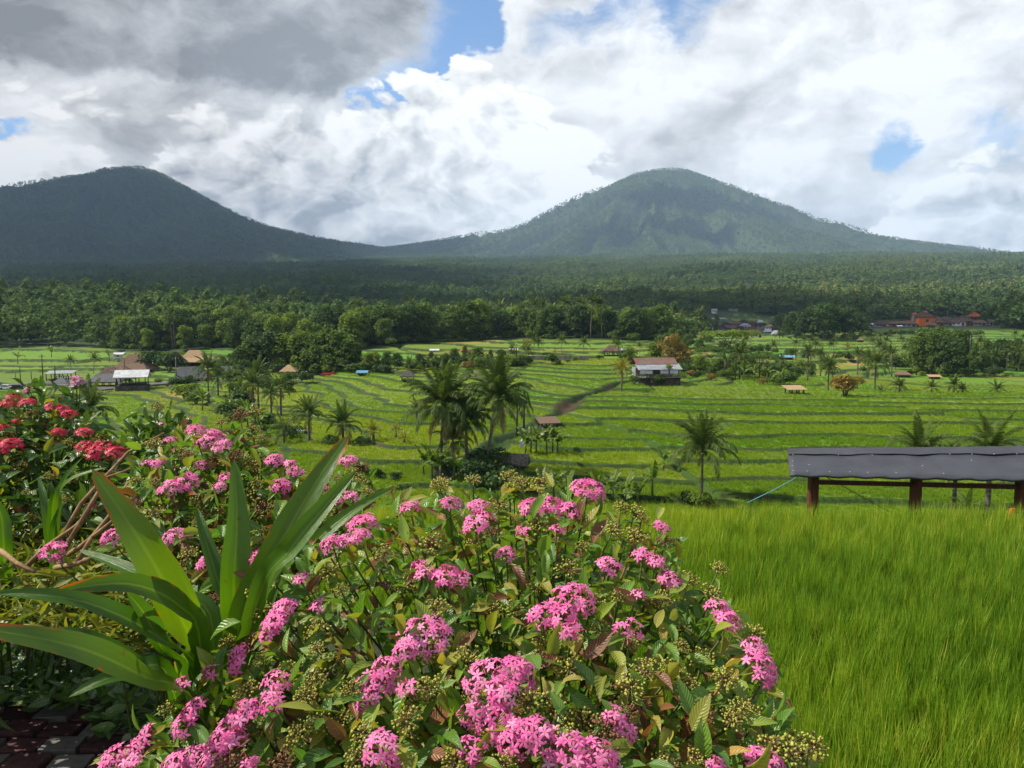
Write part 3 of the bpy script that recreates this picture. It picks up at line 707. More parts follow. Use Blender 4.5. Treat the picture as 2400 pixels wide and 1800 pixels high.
def tree(key, p, label, group=None, scale=1.0, name=None, cat='tree', rz=None, sz=None):
    nm = name or {'flat': 'flat_topped_tree', 'tall': 'tall_tree'}.get(key[0], 'broadleaf_tree')
    t = thing(nm, label, cat, p, rnd(0, 6.28) if rz is None else rz, group)
    t.scale = (scale, scale, scale * (sz or 1.0))
    link('trunk', TREES[key][0], t); link('crown', TREES[key][1], t); return t

# --- coconut palms
def frond_template(L, droop, lift, seed, leaf=0.74, pairs=44, ragged=0.25):
    """rachis along +x, curved down, with two rows of narrow hanging leaflets"""
    g = np.random.default_rng(seed); n = 12; pts = []
    p = np.zeros(3); a = lift
    for i in range(n + 1):
        pts.append(p.copy()); a -= droop / n * (0.25 + 1.5 * i / n); p = p + np.array([math.cos(a), 0, math.sin(a)]) * L / n
    pts = np.array(pts); Vs, Fs, Us = [], [], []; b = 0
    w = np.linspace(.045, .008, n + 1) * L / 3
    for s in (-1, 1):
        V = pts.copy(); V[:, 1] = s * w; V[:, 2] += 0.01; Vs.append(V)
    for i in range(n): Fs.append((i, i + 1, n + 1 + i + 1, n + 1 + i))
    Us.append(np.stack([np.repeat(0.0, 2 * n + 2), np.repeat(.5, 2 * n + 2)], 1)); b = 2 * n + 2
    for k in range(pairs):
        q = 0.14 + 0.85 * k / (pairs - 1); f = q * n; i = min(int(f), n - 1); c = pts[i] + (pts[i + 1] - pts[i]) * (f - i)
        tg = pts[i + 1] - pts[i]; tg /= np.linalg.norm(tg); nz = np.array([-tg[2], 0, tg[0]])
        ll = leaf * L / 3 * (math.sin(math.pi * min(1, .18 + .80 * q)) ** .7) * g.uniform(.8, 1.15)
        for s in (-1, 1):
            if g.random() < ragged * .25: continue
            sw = .62 + .4 * q; dirn = np.array([0, s, 0]) * math.cos(sw) + tg * math.sin(sw) - nz * (.10 + .2 * g.random()); dirn /= np.linalg.norm(dirn)
            dr = np.array([0, 0, -1.0]) * g.uniform(.35, .85); hw = tg * (.026 * L / 3 + .008)
            m1 = c + dirn * ll * .5 + dr * ll * .12; e = c + dirn * ll * .85 + dr * ll * .48
            Vs.append(np.array([c - hw * .5, c + hw * .5, m1 + hw, m1 - hw, e])); Fs.append((b, b + 1, b + 2, b + 3)); Fs.append((b + 3, b + 2, b + 4, b + 4))
            Us.append(np.array([[0, .4], [0, .6], [.5, .7], [.5, .3], [1, .5]])); b += 5
    return np.concatenate(Vs), Fs, np.concatenate(Us)
def frond_mesh(name, mat, *a, **k):
    V, F, U = frond_template(*a, **k); mb = MB(); mb.v = [tuple(v) for v in V]; mb.f = [tuple(dict.fromkeys(f)) for f in F]; mb.mi = [0] * len(F); mb.uv = [tuple(u) for u in U]
    return mb.mesh(name, MAT[mat]), (V, F, U)
FROND = {}
for col, mat in (('green', 'palm_leaf'), ('yellow', 'palm_leaf_yellow')):
    FROND[col] = [[frond_mesh('frond', mat, 3.0, dr, lf, 10 * j + v, ragged=.3 + .3 * j / 4) for v in range(2)] for j, (lf, dr) in enumerate(((1.42, .60), (1.22, 1.25), (1.0, 1.85), (.70, 2.15), (.20, 1.85)))]
DRY = frond_mesh('frond', 'palm_leaf_dry', 2.6, .8, -.75, 77, ragged=.8)
NUT = None
def nut_mesh():
    V, F = [], []; mb = MB(); g = np.random.default_rng(9)
    for k in range(7):
        a = k * 2.4; c = np.array([.22 * math.cos(a), .22 * math.sin(a), -.12 - .06 * (k % 3)]); r = .11
        o = [(r, 0, 0), (0, r, 0), (-r, 0, 0), (0, -r, 0), (0, 0, r * 1.2), (0, 0, -r * 1.2)]
        mb.add([c + np.array(q) for q in o], [(0, 1, 4), (1, 2, 4), (2, 3, 4), (3, 0, 4), (1, 0, 5), (2, 1, 5), (3, 2, 5), (0, 3, 5)])
    return mb.mesh('coconuts', MAT['palm_leaf_yellow'], True)
NUT = nut_mesh()
def palm_fronds(n, seed, wind=0.25):
    """list of (class, azimuth, tilt) from the upright spear to the hanging skirt"""
    g = np.random.default_rng(seed); L = []
    for i in range(n):
        q = (i + .5) / n; cl = min(4, int(q * 5.2)); az = i * 2.39996 + g.uniform(-.25, .25)
        L.append((cl, az, g.uniform(-.15, .15), g.uniform(.85, 1.12)))
    return L
def palm_trunk(h, lean, seed, r=0.15):
    g = np.random.default_rng(seed); mb = MB(); pts = []; rad = []
    for i in range(9):
        q = i / 8; pts.append((lean[0] * q ** 1.6, lean[1] * q ** 1.6, h * q - (.5 if i == 0 else 0))); rad.append(r * (1.35 if i == 0 else 1.0) * (1 - .35 * q) * g.uniform(.95, 1.05))
    mb.tube(pts, rad, 8); return mb
def palm(p, h, crown, label, group=None, n=22, lean=(0, 0), col='green', seed=0, parts=True, dry=2, r=0.14, nuts=True, name='coconut_palm'):
    """crown = width of the crown in metres"""
    t = thing(name, label, 'palm tree', p, 0, group); s = crown / 5.2
    palm_trunk(h, lean, seed, r).build('trunk', MAT['palm_bark'], t, True)
    rz0 = seed * 1.7
    lst = palm_fronds(n, seed)
    for cl, az, tl, sc in lst:
        me = FROND[col][cl][int(az * 10) % 2][0]
        o = link('frond', me, t, (lean[0], lean[1], h), (0, tl, az + rz0), s * sc)
    for k in range(dry): link('frond', DRY[0], t, (lean[0], lean[1], h - .05), (0, rnd(-.2, .2), rz0 + k * 2.6), s * .9)['label'] = 'dead brown frond hanging down'
    if nuts: link('coconuts', NUT, t, (lean[0], lean[1], h), None, s)
    return t
# small far palms: one crown mesh each, shared
def crown_mesh(col, n, seed, wind=0):
    mb = MB(); g = np.random.default_rng(seed)
    for cl, az, tl, sc in palm_fronds(n, seed):
        V, F, U = FROND[col][cl][int(az * 10) % 2][1]; ca, sa = math.cos(az), math.sin(az); V = V * sc
        W = np.stack([V[:, 0] * ca - V[:, 1] * sa, V[:, 0] * sa + V[:, 1] * ca, V[:, 2]], 1)
        mb.add(W, [tuple(dict.fromkeys(f)) for f in F], [tuple(u) for u in U])
    return mb.mesh('crown', MAT['palm_leaf' if col == 'green' else 'palm_leaf_yellow'])
PALM_CROWN = [crown_mesh('green', 20, 300 + i) for i in range(4)]; PALM_CROWN_Y = [crown_mesh('yellow', 16, 320)]
PALM_TRUNK = [palm_trunk(8.0, (.5 * math.cos(a), .5 * math.sin(a)), 330 + i, .15).mesh('trunk', MAT['palm_bark'], True) for i, a in enumerate((0, 2, 4))]
def far_palm(p, h, crown, label, group, i, col='green'):
    t = thing('coconut_palm', label, 'palm tree', p, rnd(0, 6.28), group)
    k = i % 3; a = (0, 2, 4)[k]; s = h / 8.0
    link('trunk', PALM_TRUNK[k], t, None, None, (s, s, s))
    link('crown', (PALM_CROWN_Y[0] if col == 'yellow' else PALM_CROWN[i % 4]), t, (.5 * math.cos(a) * s, .5 * math.sin(a) * s, h), None, crown / 5.2)
    return t
# --- banana plants
def banana_leaf_mesh(seed, L=1.6, droop=1.3, lift=1.15):
    g = np.random.default_rng(seed); n = 9; pts = []; p = np.zeros(3); a = lift; mb = MB()
    for i in range(n + 1):
        pts.append(p.copy()); a -= droop / n * (.3 + 1.4 * i / n); p = p + np.array([math.cos(a), 0, math.sin(a)]) * L / n
    for s in (-1, 1):
        for i in range(1, n):
            q0, q1 = i / n, (i + 1) / n; w0 = .27 * math.sin(math.pi * min(1, q0 * .95)) ** .6 * g.uniform(.8, 1.05); w1 = .27 * math.sin(math.pi * min(1, q1 * .95)) ** .6 * g.uniform(.8, 1.0)
            sag = -.12 * g.uniform(.4, 1.6)
            mb.add([pts[i], pts[i + 1] * .94 + pts[i] * .06, pts[i + 1] * .94 + pts[i] * .06 + np.array([.05, s * w1, sag]), pts[i] + np.array([.05, s * w0, sag])], [(0, 1, 2, 3)], [(q0, .5), (q1, .5), (q1, .5 + s * .5), (q0, .5 + s * .5)])
    mb.tube([tuple(q) for q in pts], [.03] * 3 + [.018] * (n - 2), 4)
    return mb.mesh('leaf', MAT['banana_leaf'])
BLEAF = [banana_leaf_mesh(400 + i, 1.6, (.7, 1.3, 1.9)[i % 3], (1.35, 1.1, .8)[i % 3]) for i in range(6)]
def stem_mesh(h, r, mat='stem_green'):
    mb = MB(); mb.tube([(0, 0, -.2), (.02, 0, h * .5), (0, .02, h)], [r, r * .85, r * .6], 7); return mb.mesh('stem', MAT[mat], True)
BSTEM = stem_mesh(1.0, .085)
def banana(p, h, label, group, n=7, s=1.0, seed=0):
    t = thing('banana_plant', label, 'banana plant', p, rnd(0, 6.28), group); t.scale = (s, s, s)
    link('stem', BSTEM, t, None, None, (1, 1, h))
    for k in range(n): link('leaf', BLEAF[(k + seed) % 6], t, (0, 0, h - .04 * k), (0, 0, k * 2.4 + seed), rnd(.75, 1.1))
    return t
# --- round shrubs
SHRUB = {}
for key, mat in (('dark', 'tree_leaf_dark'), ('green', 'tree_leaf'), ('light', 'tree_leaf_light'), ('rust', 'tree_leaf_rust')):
    for i in range(2):
        g = np.random.default_rng(500 + i); L = [(g.uniform(-.5, .5), g.uniform(-.5, .5), g.uniform(.3, .75), .42, .42, .34) for _ in range(8)]
        V, F, UV = leaf_cloud(L, 900, .16, 510 + i); SHRUB[(key, i)] = np_mesh('foliage', V, F, MAT[mat], UV)
SHRUB_STEM = MB()
for k in range(5): SHRUB_STEM.tube([(0, 0, -.2), (.12 * math.cos(k * 1.26), .12 * math.sin(k * 1.26), .25), (.35 * math.cos(k * 1.26), .35 * math.sin(k * 1.26), .6)], [.03, .02, .01], 4)
SHRUB_STEM = SHRUB_STEM.mesh('stem', MAT['bark'])
def shrub(p, s, key, label, group=None, name='shrub', cat='shrub'):
    t = thing(name, label, cat, p, rnd(0, 6.28), group); t.scale = s if hasattr(s, '__len__') else (s, s, s)
    link('stem', SHRUB_STEM, t); link('foliage', SHRUB[(key, int(rng.integers(2)))], t); return t

# ------------------------------------------------------------------ masses spread with geometry nodes: far forest and standing rice
def scatter(name, P, scale, rz, idx, protos, label, tilt=None, tone=None):
    """one object: a mesh of points, each drawn as one of the prototype meshes"""
    me = bpy.data.meshes.new(name); P = np.asarray(P, np.float32); me.vertices.add(len(P)); me.vertices.foreach_set('co', P.ravel())
    def attr(n, ty, v):
        a = me.attributes.new(n, ty, 'POINT'); a.data.foreach_set('vector' if ty == 'FLOAT_VECTOR' else 'value', np.ascontiguousarray(v).ravel())
    rot = np.zeros((len(P), 3), np.float32); rot[:, 2] = rz
    if tilt is not None: rot[:, 0] = tilt[:, 0]; rot[:, 1] = tilt[:, 1]
    sc = np.asarray(scale, np.float32); sc = np.repeat(sc[:, None], 3, 1) if sc.ndim == 1 else sc
    attr('rot', 'FLOAT_VECTOR', rot); attr('size', 'FLOAT_VECTOR', sc); attr('kind_index', 'INT', np.asarray(idx, np.int32))
    if tone is not None: attr('tone', 'FLOAT', np.asarray(tone, np.float32))
    o = link(name, me); tag(o, label, None, None, 'stuff')
    col = bpy.data.collections.new(name + '_prototypes')
    for k, pm in enumerate(protos): col.objects.link(bpy.data.objects.new('%s_prototype_%02d' % (name, k), pm))
    ng = bpy.data.node_groups.new(name, 'GeometryNodeTree'); N = ng.nodes
    ng.interface.new_socket('Geometry', in_out='INPUT', socket_type='NodeSocketGeometry'); ng.interface.new_socket('Geometry', in_out='OUTPUT', socket_type='NodeSocketGeometry')
    gi = N.new('NodeGroupInput'); go = N.new('NodeGroupOutput'); ci = N.new('GeometryNodeCollectionInfo'); ci.inputs['Collection'].default_value = col
    ci.inputs['Separate Children'].default_value = True; ci.inputs['Reset Children'].default_value = True
    ip = N.new('GeometryNodeInstanceOnPoints'); ip.inputs['Pick Instance'].default_value = True
    def na(n, ty): q = N.new('GeometryNodeInputNamedAttribute'); q.data_type = ty; q.inputs['Name'].default_value = n; return q.outputs['Attribute']
    e2r = N.new('FunctionNodeEulerToRotation'); L = ng.links
    L.new(na('rot', 'FLOAT_VECTOR'), e2r.inputs[0]); L.new(e2r.outputs[0], ip.inputs['Rotation']); L.new(na('size', 'FLOAT_VECTOR'), ip.inputs['Scale']); L.new(na('kind_index', 'INT'), ip.inputs['Instance Index'])
    L.new(gi.outputs[0], ip.inputs['Points']); L.new(ci.outputs[0], ip.inputs['Instance']); L.new(ip.outputs[0], go.inputs[0])
    md = o.modifiers.new('scatter', 'NODES'); md.node_group = ng
    return o
def forest_protos():
    out = []
    for i in range(7):
        shape = ('round', 'round', 'tall', 'round', 'flat', 'round', 'round')[i]; h = (1.0, 1.0, 1.35, 0.95, .9, 1.1, 1.0)[i]; w = (.95, .85, .55, 1.0, 1.15, .8, .9)[i]
        L = crown_lobes(h, w, 9, 600 + i, shape); V, F, UV = leaf_cloud(L, 260, .13, 610 + i)
        mats = 'forest_leaf'; out.append(np_mesh('forest_tree', V, F, MAT[mats], UV))
    # a palm silhouette
    V = np.concatenate([np.zeros((0, 3))]); mb = MB(); mb.tube([(0, 0, 0), (.03, 0, .8)], [.018, .014], 4)
    for cl, az, tl, sc in palm_fronds(11, 640):
        ca, sa = math.cos(az), math.sin(az); lf, dr = ((1.42, .60), (1.22, 1.25), (1.0, 1.85), (.70, 2.15), (.20, 1.85))[cl]; p = np.array([.03, 0, .8]); a = lf; pts = [p]
        for i in range(4): a -= dr / 4; p = p + np.array([math.cos(a) * ca, math.cos(a) * sa, math.sin(a)]) * .085; pts.append(p)
        sd = np.array([-sa, ca, 0])
        for i in range(4):
            w0, w1 = (.012, .045, .05, .036, .006)[i:i + 2]
            for s in (-1, 1): mb.add([pts[i], pts[i + 1], pts[i + 1] + sd * s * w1 - np.array([0, 0, w1 * .5]), pts[i] + sd * s * w0 - np.array([0, 0, w0 * .5])], [(0, 1, 2, 3)])
    out.append(mb.mesh('forest_palm', MAT['palm_leaf']))
    return out
def clearing(x, y):
    """places in the woods where no trees stand: fields, villages"""
    p = px_of(x, y); f = in_field(x, y) > 0.3
    for pa, pb, ya, yb in ((1500, 1640, 385, 520), (1640, 1880, 385, 650), (2020, 2350, 308, 430)): f |= (p > pa) & (p < pb) & (y > ya) & (y < yb)
    return f
def build_forest():
    g = np.random.default_rng(21); Ps, Ss, Is = [], [], []
    near = []
    for r0, r1, sp, s0, s1 in ((176, 420, 4.9, 6.5, 11), (420, 800, 7.0, 8, 12.5), (800, 1600, 9.5, 9, 14), (1600, 3000, 12, 9.5, 15), (3000, 5300, 12.5, 8, 12.5)):
        th0, th1 = R(-38), R(38); n = int((th1 - th0) * (r1 ** 2 - r0 ** 2) / 2 / sp ** 2)
        r = np.sqrt(g.uniform(r0 ** 2, r1 ** 2, n)); th = g.uniform(th0, th1, n); x = r * np.sin(th); y = r * np.cos(th)
        # woods grow in patches: taller stands and gaps
        pat = fbm(x / (r0 * .16 + 25), y / (r0 * .16 + 25), 3, 31)
        ok = ~clearing(x, y) & (y < 5400)
        p = px_of(x, y)
        if r0 < 400: ok &= (pat > -.35) | (y > 270)
        z = land_z(x, y)
        # nothing behind the crests is needed
        ok &= ~((y > 5250))
        x, y, z, pat, p = x[ok], y[ok], z[ok], pat[ok], p[ok]
        s = g.uniform(s0, s1, len(x)) * (1 + .45 * np.clip(pat, -.6, .8)); idx = g.integers(0, 7, len(x))
        pl = g.random(len(x)) < np.where(y < 1000, np.where(p > 1100, .14, .04), .06); idx = np.where(pl, 7, idx); s = np.where(pl, s * 1.15, s)
        Ps.append(np.stack([x, y, z - .3], 1)); Ss.append(s); Is.append(idx)
    P, S, I = np.concatenate(Ps), np.concatenate(Ss), np.concatenate(Is)
    # the 240 nearest stand as trees of their own
    d = P[:, 1] + np.abs(P[:, 0]) * .2; vis = (np.abs(P[:, 0] / P[:, 1]) < .72); order = np.argsort(np.where(vis, d, 1e9))
    own = order[:250]; keys = [('round', 0), ('dark', 0), ('round', 1), ('light', 0), ('round', 2), ('dark', 1), ('tall', 0), ('tall', 1)]
    for q, k in enumerate(own):
        p = Vector(P[k]); px = px_of(p.x, p.y); p.z = ground_z(p.x, p.y) - .1
        side = 'left' if px < 900 else ('middle' if px < 1650 else 'right')
        lab = {'left': ('coconut palm standing among the trees of the wooded hill behind the thatched roofs', 'green tree at the edge of the wooded hill behind the thatched roofs'),
               'middle': ('slender coconut palm in the belt of trees beyond the middle rice terraces', 'bushy green tree in the belt beyond the middle rice terraces'),
               'right': ('slender coconut palm in the woods beside the right hand village', 'dark green tree in the woods beside the right hand village')}[side]
        grp = {'left': 'trees of the wooded hill', 'middle': 'trees beyond the middle terraces', 'right': 'trees beside the right hand village'}[side]
        if I[k] == 7: far_palm(p, S[k] * .85, S[k] * .5, lab[0], grp.replace('trees', 'palms'), q)
        else:
            ky = (keys if side != 'left' else [('light', 0), ('light', 1), ('round', 0), ('round', 1), ('round', 2), ('light', 0), ('dark', 0)])[int(rng.integers(7))]; tree(ky, p, lab[1], grp, S[k] * .95 / TREES[ky][2])
    rest = np.ones(len(P), bool); rest[own] = False
    P, S, I = P[rest], S[rest], I[rest]
    scatter('forest', P, S, g.uniform(0, 6.28, len(P)), I, forest_protos(), 'far forest covering the hills and volcano slopes', tone=np.clip(.38 * fbm(P[:, 0] / 260, P[:, 1] / 260, 3, 91) + .25 * fbm(P[:, 0] / 60, P[:, 1] / 60, 2, 95) + .16 * sstep(1150, 1500, px_of(P[:, 0], P[:, 1])) * sstep(500, 800, P[:, 1]) + .14 * (P[:, 1] < 420), -.35, .5))  # tone also brightens the right lower slopes, painting sunlight into the leaf colour
build_forest()

# --- standing rice
def rice_tuft(n, h, spread, seed, w=0.012, segs=2, lean=0.35, mat='rice_mid'):
    g = np.random.default_rng(seed); Vs, Fs, Us = [], [], []; b = 0
    for k in range(n):
        a = g.uniform(0, 6.28); rr = spread * math.sqrt(g.random()); base = np.array([rr * math.cos(a), rr * math.sin(a), 0]); hh = h * g.uniform(.7, 1.12)
        az = g.uniform(0, 6.28); d = np.array([math.cos(az), math.sin(az), 0]); sd = np.array([-d[1], d[0], 0]) * w * g.uniform(.7, 1.2); ln = lean * g.uniform(.3, 1.2)
        rows = []
        for i in range(segs + 1):
            q = i / segs; c = base + d * ln * hh * q ** 2 + np.array([0, 0, hh * (q - .16 * ln * q ** 3)]); ww = (1 - q) ** .7 * (.65 + .7 * q) if i < segs else .02
            rows += [c - sd * ww, c + sd * ww]
        Vs.append(np.array(rows)); Us.append(np.array([[i / segs, s] for i in range(segs + 1) for s in (0, 1)], float))
        for i in range(segs): Fs.append((b + 2 * i, b + 2 * i + 1, b + 2 * i + 3, b + 2 * i + 2))
        b += 2 * segs + 2
    return np_mesh('rice_tuft', np.concatenate(Vs), np.array(Fs), MAT[mat], np.concatenate(Us))
def build_rice():
    g = np.random.default_rng(33)
    # near paddy: every hill of rice
    n = 19000; y = np.sqrt(g.uniform(RICE_N ** 2, (RICE_F + .25) ** 2, n)); th = g.uniform(R(-24), R(47), n); x = y * np.tan(th)
    ok = (garden_out(x, y) > 0.75) & (x > -.36 * y - .3)
    x, y = x[ok], y[ok]; z = near_z(x, y); s = g.uniform(.85, 1.2, len(x)) * (1 + .10 * fbm(x / 1.6, y / 1.6, 2, 61))
    tl = np.stack([g.normal(.0, .10, len(x)), g.normal(.04, .07, len(x))], 1)
    scatter('rice_plants', np.stack([x, y, z], 1), s, np.where(g.random(len(x)) < .6, g.normal(0, .5, len(x)), g.uniform(0, 6.28, len(x))), g.integers(0, 6, len(x)), [rice_tuft(24, .68, .05, 700 + i, .0068, 3, .17, 'rice_near') for i in range(6)], 'tall green rice of the paddy nearest the viewer', tl, tone=g.normal(-.07, .16, len(x)) + .22 * fbm(x / 2.2, y / 1.4, 3, 65) + .26 * sstep(10.3, 13, y))
    # terraces: standing rice out to where single plants no longer show
    Ps, Ss, Ts = [], [], []
    for r0, r1, sp, s0 in ((33, 62, .26, .8), (62, 95, .36, 1.0), (95, 150, .52, 1.25)):
        n = int(R(76) * (r1 ** 2 - r0 ** 2) / 2 / sp ** 2); r = np.sqrt(g.uniform(r0 ** 2, r1 ** 2, n)); th = g.uniform(R(-38), R(38), n); x = r * np.sin(th); y = r * np.cos(th)
        z, tread, rise, bund, fid, fld = terraced(x, y); keep = tread > .72
        solid = sstep(70, 110, y)[keep]; hr = np.random.default_rng(77).random(4096); Ts.append((hr[fid[keep] & 4095] - .5) * .45 + .2 * fbm(x[keep] / 5, y[keep] / 5, 2, 97))
        Ps.append(np.stack([x[keep], y[keep], z[keep] - .02], 1)); Ss.append(s0 * g.uniform(.8, 1.15, keep.sum()) * (1 - .45 * solid) * (1 + .12 * np.sin(fid[keep] * 1.7)))
    P, S = np.concatenate(Ps), np.concatenate(Ss)
    S3 = np.stack([S * 1.25, S * 1.25, S], 1)
    scatter('terrace_rice', P, S3, g.uniform(0, 6.28, len(P)), g.integers(0, 4, len(P)), [rice_tuft(18, .31, .20, 720 + i, .018, 2, .40, 'rice_mid') for i in range(4)], 'green rice standing on the terraces of the valley', tone=np.concatenate(Ts))
    print('rice', len(P))
build_rice()
# ------------------------------------------------------------------ palms, trees, huts, houses of the valley
def spot(px, py, d=None):
    """a point of the ground seen at a photograph pixel, and the metres one photograph pixel spans there"""
    if d is None: x, d = ground_at(px, py)
    x = (px - 1200) / FPX * d
    return Vector((x, d, ground_z(x, d))), d / FPX
PALMS = [  # px, foot y, crown y, crown width px, label, options
 (1652, 1172, 1055, 190, 'lone coconut palm with dark slender trunk standing in the open paddy', dict(n=24, seed=1, r=.10, dry=0)),
 (1030, 1100, 928, 225, 'tallest left palm of the big clump in the middle of the paddies', dict(n=34, seed=2, lean=(.3, 0), dry=5)),
 (1138, 1108, 922, 200, 'leaning right palm of the big clump in the middle of the paddies', dict(n=34, seed=3, lean=(1.0, .2), dry=5)),
 (1092, 1100, 975, 150, 'shorter drooping palm between the two tall ones of the big clump', dict(n=26, seed=4, dry=4)),
 (1060, 1090, 1010, 130, 'low palm with hanging fronds inside the big clump', dict(n=16, seed=5, dry=3)),
 (975, 985, 958, 60, 'thin young palm just left of the big clump', dict(n=12, seed=6, nuts=False)),
 (2170, 1215, 1058, 175, 'young palm with upright fronds behind the felt roof, left of three', dict(n=16, seed=7, d=27, nuts=False, r=.11)),
 (2255, 1215, 1085, 120, 'small palm behind the felt roof, middle of three', dict(n=14, seed=8, d=27, nuts=False, r=.10)),
 (2335, 1215, 1055, 190, 'windswept palm behind the felt roof, right of three', dict(n=18, seed=9, d=26, r=.11)),
 (2285, 1215, 1195, 105, 'low trunkless palm under the felt roof shelter', dict(n=10, seed=10, d=24, nuts=False, dry=0)),
 (202, 1050, 962, 150, 'wind blown palm just behind the crimson flowers', dict(n=20, seed=11, d=75)),
 (485, 948, 868, 84, 'tall palm in front of the dark parking shed roof', dict(n=20, seed=12)),
 (508, 930, 884, 74, 'palm right of the tall one by the parking shed', dict(n=18, seed=13)),
 (535, 920, 890, 66, 'palm in the grove below the thatched roofs, among bananas', dict(n=16, seed=14)),
 (602, 960, 878, 86, 'dark palm with arching fronds in the middle of the left grove', dict(n=20, seed=15)),
 (590, 975, 905, 84, 'dense drooping palm low in the left grove', dict(n=20, seed=16, dry=3)),
 (632, 985, 925, 70, 'palm with hanging brown fronds in the left grove', dict(n=18, seed=17, dry=4)),
 (655, 975, 910, 72, 'palm at the right edge of the left grove', dict(n=18, seed=18)),
 (660, 1032, 1000, 95, 'young palm with steep upright fronds near the smooth paddy', dict(n=11, seed=19, nuts=False, dry=0)),
 (720, 1034, 972, 108, 'straight palm standing alone at the edge of the smooth paddy', dict(n=20, seed=20)),
 (800, 1036, 992, 108, 'dark bushy palm between the straight palm and the yellow palms', dict(n=20, seed=21, dry=4)),
 (872, 1034, 1012, 62, 'small yellow palm, largest of three beside the smooth paddy', dict(n=13, seed=22, col='yellow', dry=0)),
 (925, 1028, 1008, 44, 'small yellow green palm, middle of three beside the smooth paddy', dict(n=12, seed=23, col='yellow', dry=0, nuts=False)),
 (945, 1040, 1028, 46, 'stemless yellow palm, nearest of three beside the smooth paddy', dict(n=10, seed=24, col='yellow', dry=0, nuts=False)),
 (1458, 922, 872, 64, 'golden yellow palm at the corner of the rust roofed restaurant', dict(n=18, seed=25, col='yellow', dry=1)),
 (1735, 888, 832, 78, 'tall green palm in the trees right of the restaurant', dict(n=18, seed=26)),
 (1700, 886, 846, 46, 'palm with one broken brown frond right of the restaurant', dict(n=10, seed=27, dry=3)),
 (1895, 892, 826, 44, 'slim palm standing behind the little bamboo hut', dict(n=16, seed=28)),
 (1944, 918, 860, 66, 'heavy crowned palm right of the little bamboo hut', dict(n=20, seed=29)),
 (2054, 912, 856, 84, 'palm with a bent hanging frond above the bright paddy edge', dict(n=16, seed=30)),
 (1925, 880, 830, 42, 'pair mate of the slim palm behind the bamboo hut', dict(n=15, seed=31)),
 (2012, 880, 832, 46, 'slim palm in front of the ripe yellow field', dict(n=15, seed=32)),
 (2036, 878, 836, 46, 'bushy palm beside the ripe yellow field', dict(n=15, seed=33)),
 (2092, 880, 828, 46, 'palm at the left edge of the dense grove', dict(n=16, seed=34)),
 (2112, 934, 908, 56, 'dark low palm half hidden by the bright paddy crest, leftmost', dict(n=16, seed=35, d=101)),
 (2188, 932, 910, 46, 'leaning low palm behind the bright paddy crest', dict(n=14, seed=36, d=101)),
 (2240, 932, 904, 58, 'largest low palm behind the bright paddy crest', dict(n=18, seed=37, d=101)),
 (2262, 932, 915, 42, 'low palm touching the largest one behind the bright paddy crest', dict(n=12, seed=38, d=101)),
 (2342, 930, 914, 52, 'low spreading palm behind the right end of the paddy crest', dict(n=14, seed=39, d=101)),
 (2068, 934, 922, 34, 'stubby palm behind the paddy crest near the bamboo bush', dict(n=10, seed=40, d=101)),
 (1990, 936, 912, 50, 'ragged palm with drooping brown fronds beside the bamboo bush', dict(n=14, seed=41, d=101, dry=4)),
]
for px, fy, cy, w, lab, o in PALMS:
    o = dict(o); d = o.pop('d', None); p, s = spot(px, fy, d)
    if d: h = (EYE + pdir(px, cy)[1] * d) - p.z
    else: h = (fy - cy) * s
    o['n'] = int(o.get('n', 18) * 1.25); palm(p, max(h, .25), w * s * .95, lab, 'coconut palms of the valley', **o)
gq = np.random.default_rng(91)
for i, (px, fy, cy, w) in enumerate([(165, 868, 842, 34), (217, 872, 838, 38), (2172, 872, 802, 46), (2150, 872, 812, 40), (2272, 875, 828, 52), (2335, 880, 836, 50), (2362, 876, 826, 42), (2390, 878, 832, 46), (2300, 862, 806, 40), (2240, 845, 790, 36), (2205, 830, 778, 34), (1866, 846, 806, 26), (1900, 846, 800, 28), (1955, 842, 802, 26), (1985, 838, 800, 24), (2060, 836, 806, 26), (2115, 842, 796, 28), (2375, 830, 784, 26), (2398, 815, 790, 24), (1860, 868, 826, 30), (1836, 875, 850, 24), (1820, 866, 846, 22), (1800, 872, 850, 22), (1750, 806, 790, 20), (1240, 855, 826, 32), (1300, 838, 825, 18), (1322, 838, 826, 16), (1185, 850, 838, 24), (958, 872, 846, 44), (885, 800, 775, 20), (900, 800, 772, 20), (868, 800, 778, 18), (765, 868, 845, 28), (742, 868, 838, 26), (650, 868, 846, 26), (1630, 872, 845, 26), (1500, 835, 812, 24), (1100, 868, 838, 28), (1060, 862, 836, 26), (1020, 868, 842, 26)]):
    p, s = spot(px, fy); far_palm(p, (fy - cy) * s, w * s * .92, 'small coconut palm in the scattered trees among the far terraces', 'small far coconut palms', i, 'yellow' if i in (25, 26) else 'green')
gm = np.random.default_rng(123); used = []
for i in range(46):
    px, fy = (gm.uniform(1640, 2110), gm.uniform(806, 892)) if i < 34 else (gm.uniform(1190, 1460), gm.uniform(826, 846))
    if any(abs(px - a) < 9 and abs(fy - b) < 9 for a, b in used) or (1810 < px < 1900 and fy > 870) or (px > 1940 and fy > 850 and px < 2060): continue
    used.append((px, fy)); p, s = spot(px, fy); k = (fy - 760) / 130
    far_palm(p, (gm.uniform(16, 40) * (.5 + .6 * k)) * s, gm.uniform(26, 46) * (.5 + .6 * k) * s, 'small coconut palm in the scattered trees among the far terraces', 'small far coconut palms', i + 100, 'yellow' if i % 9 == 4 else 'green')
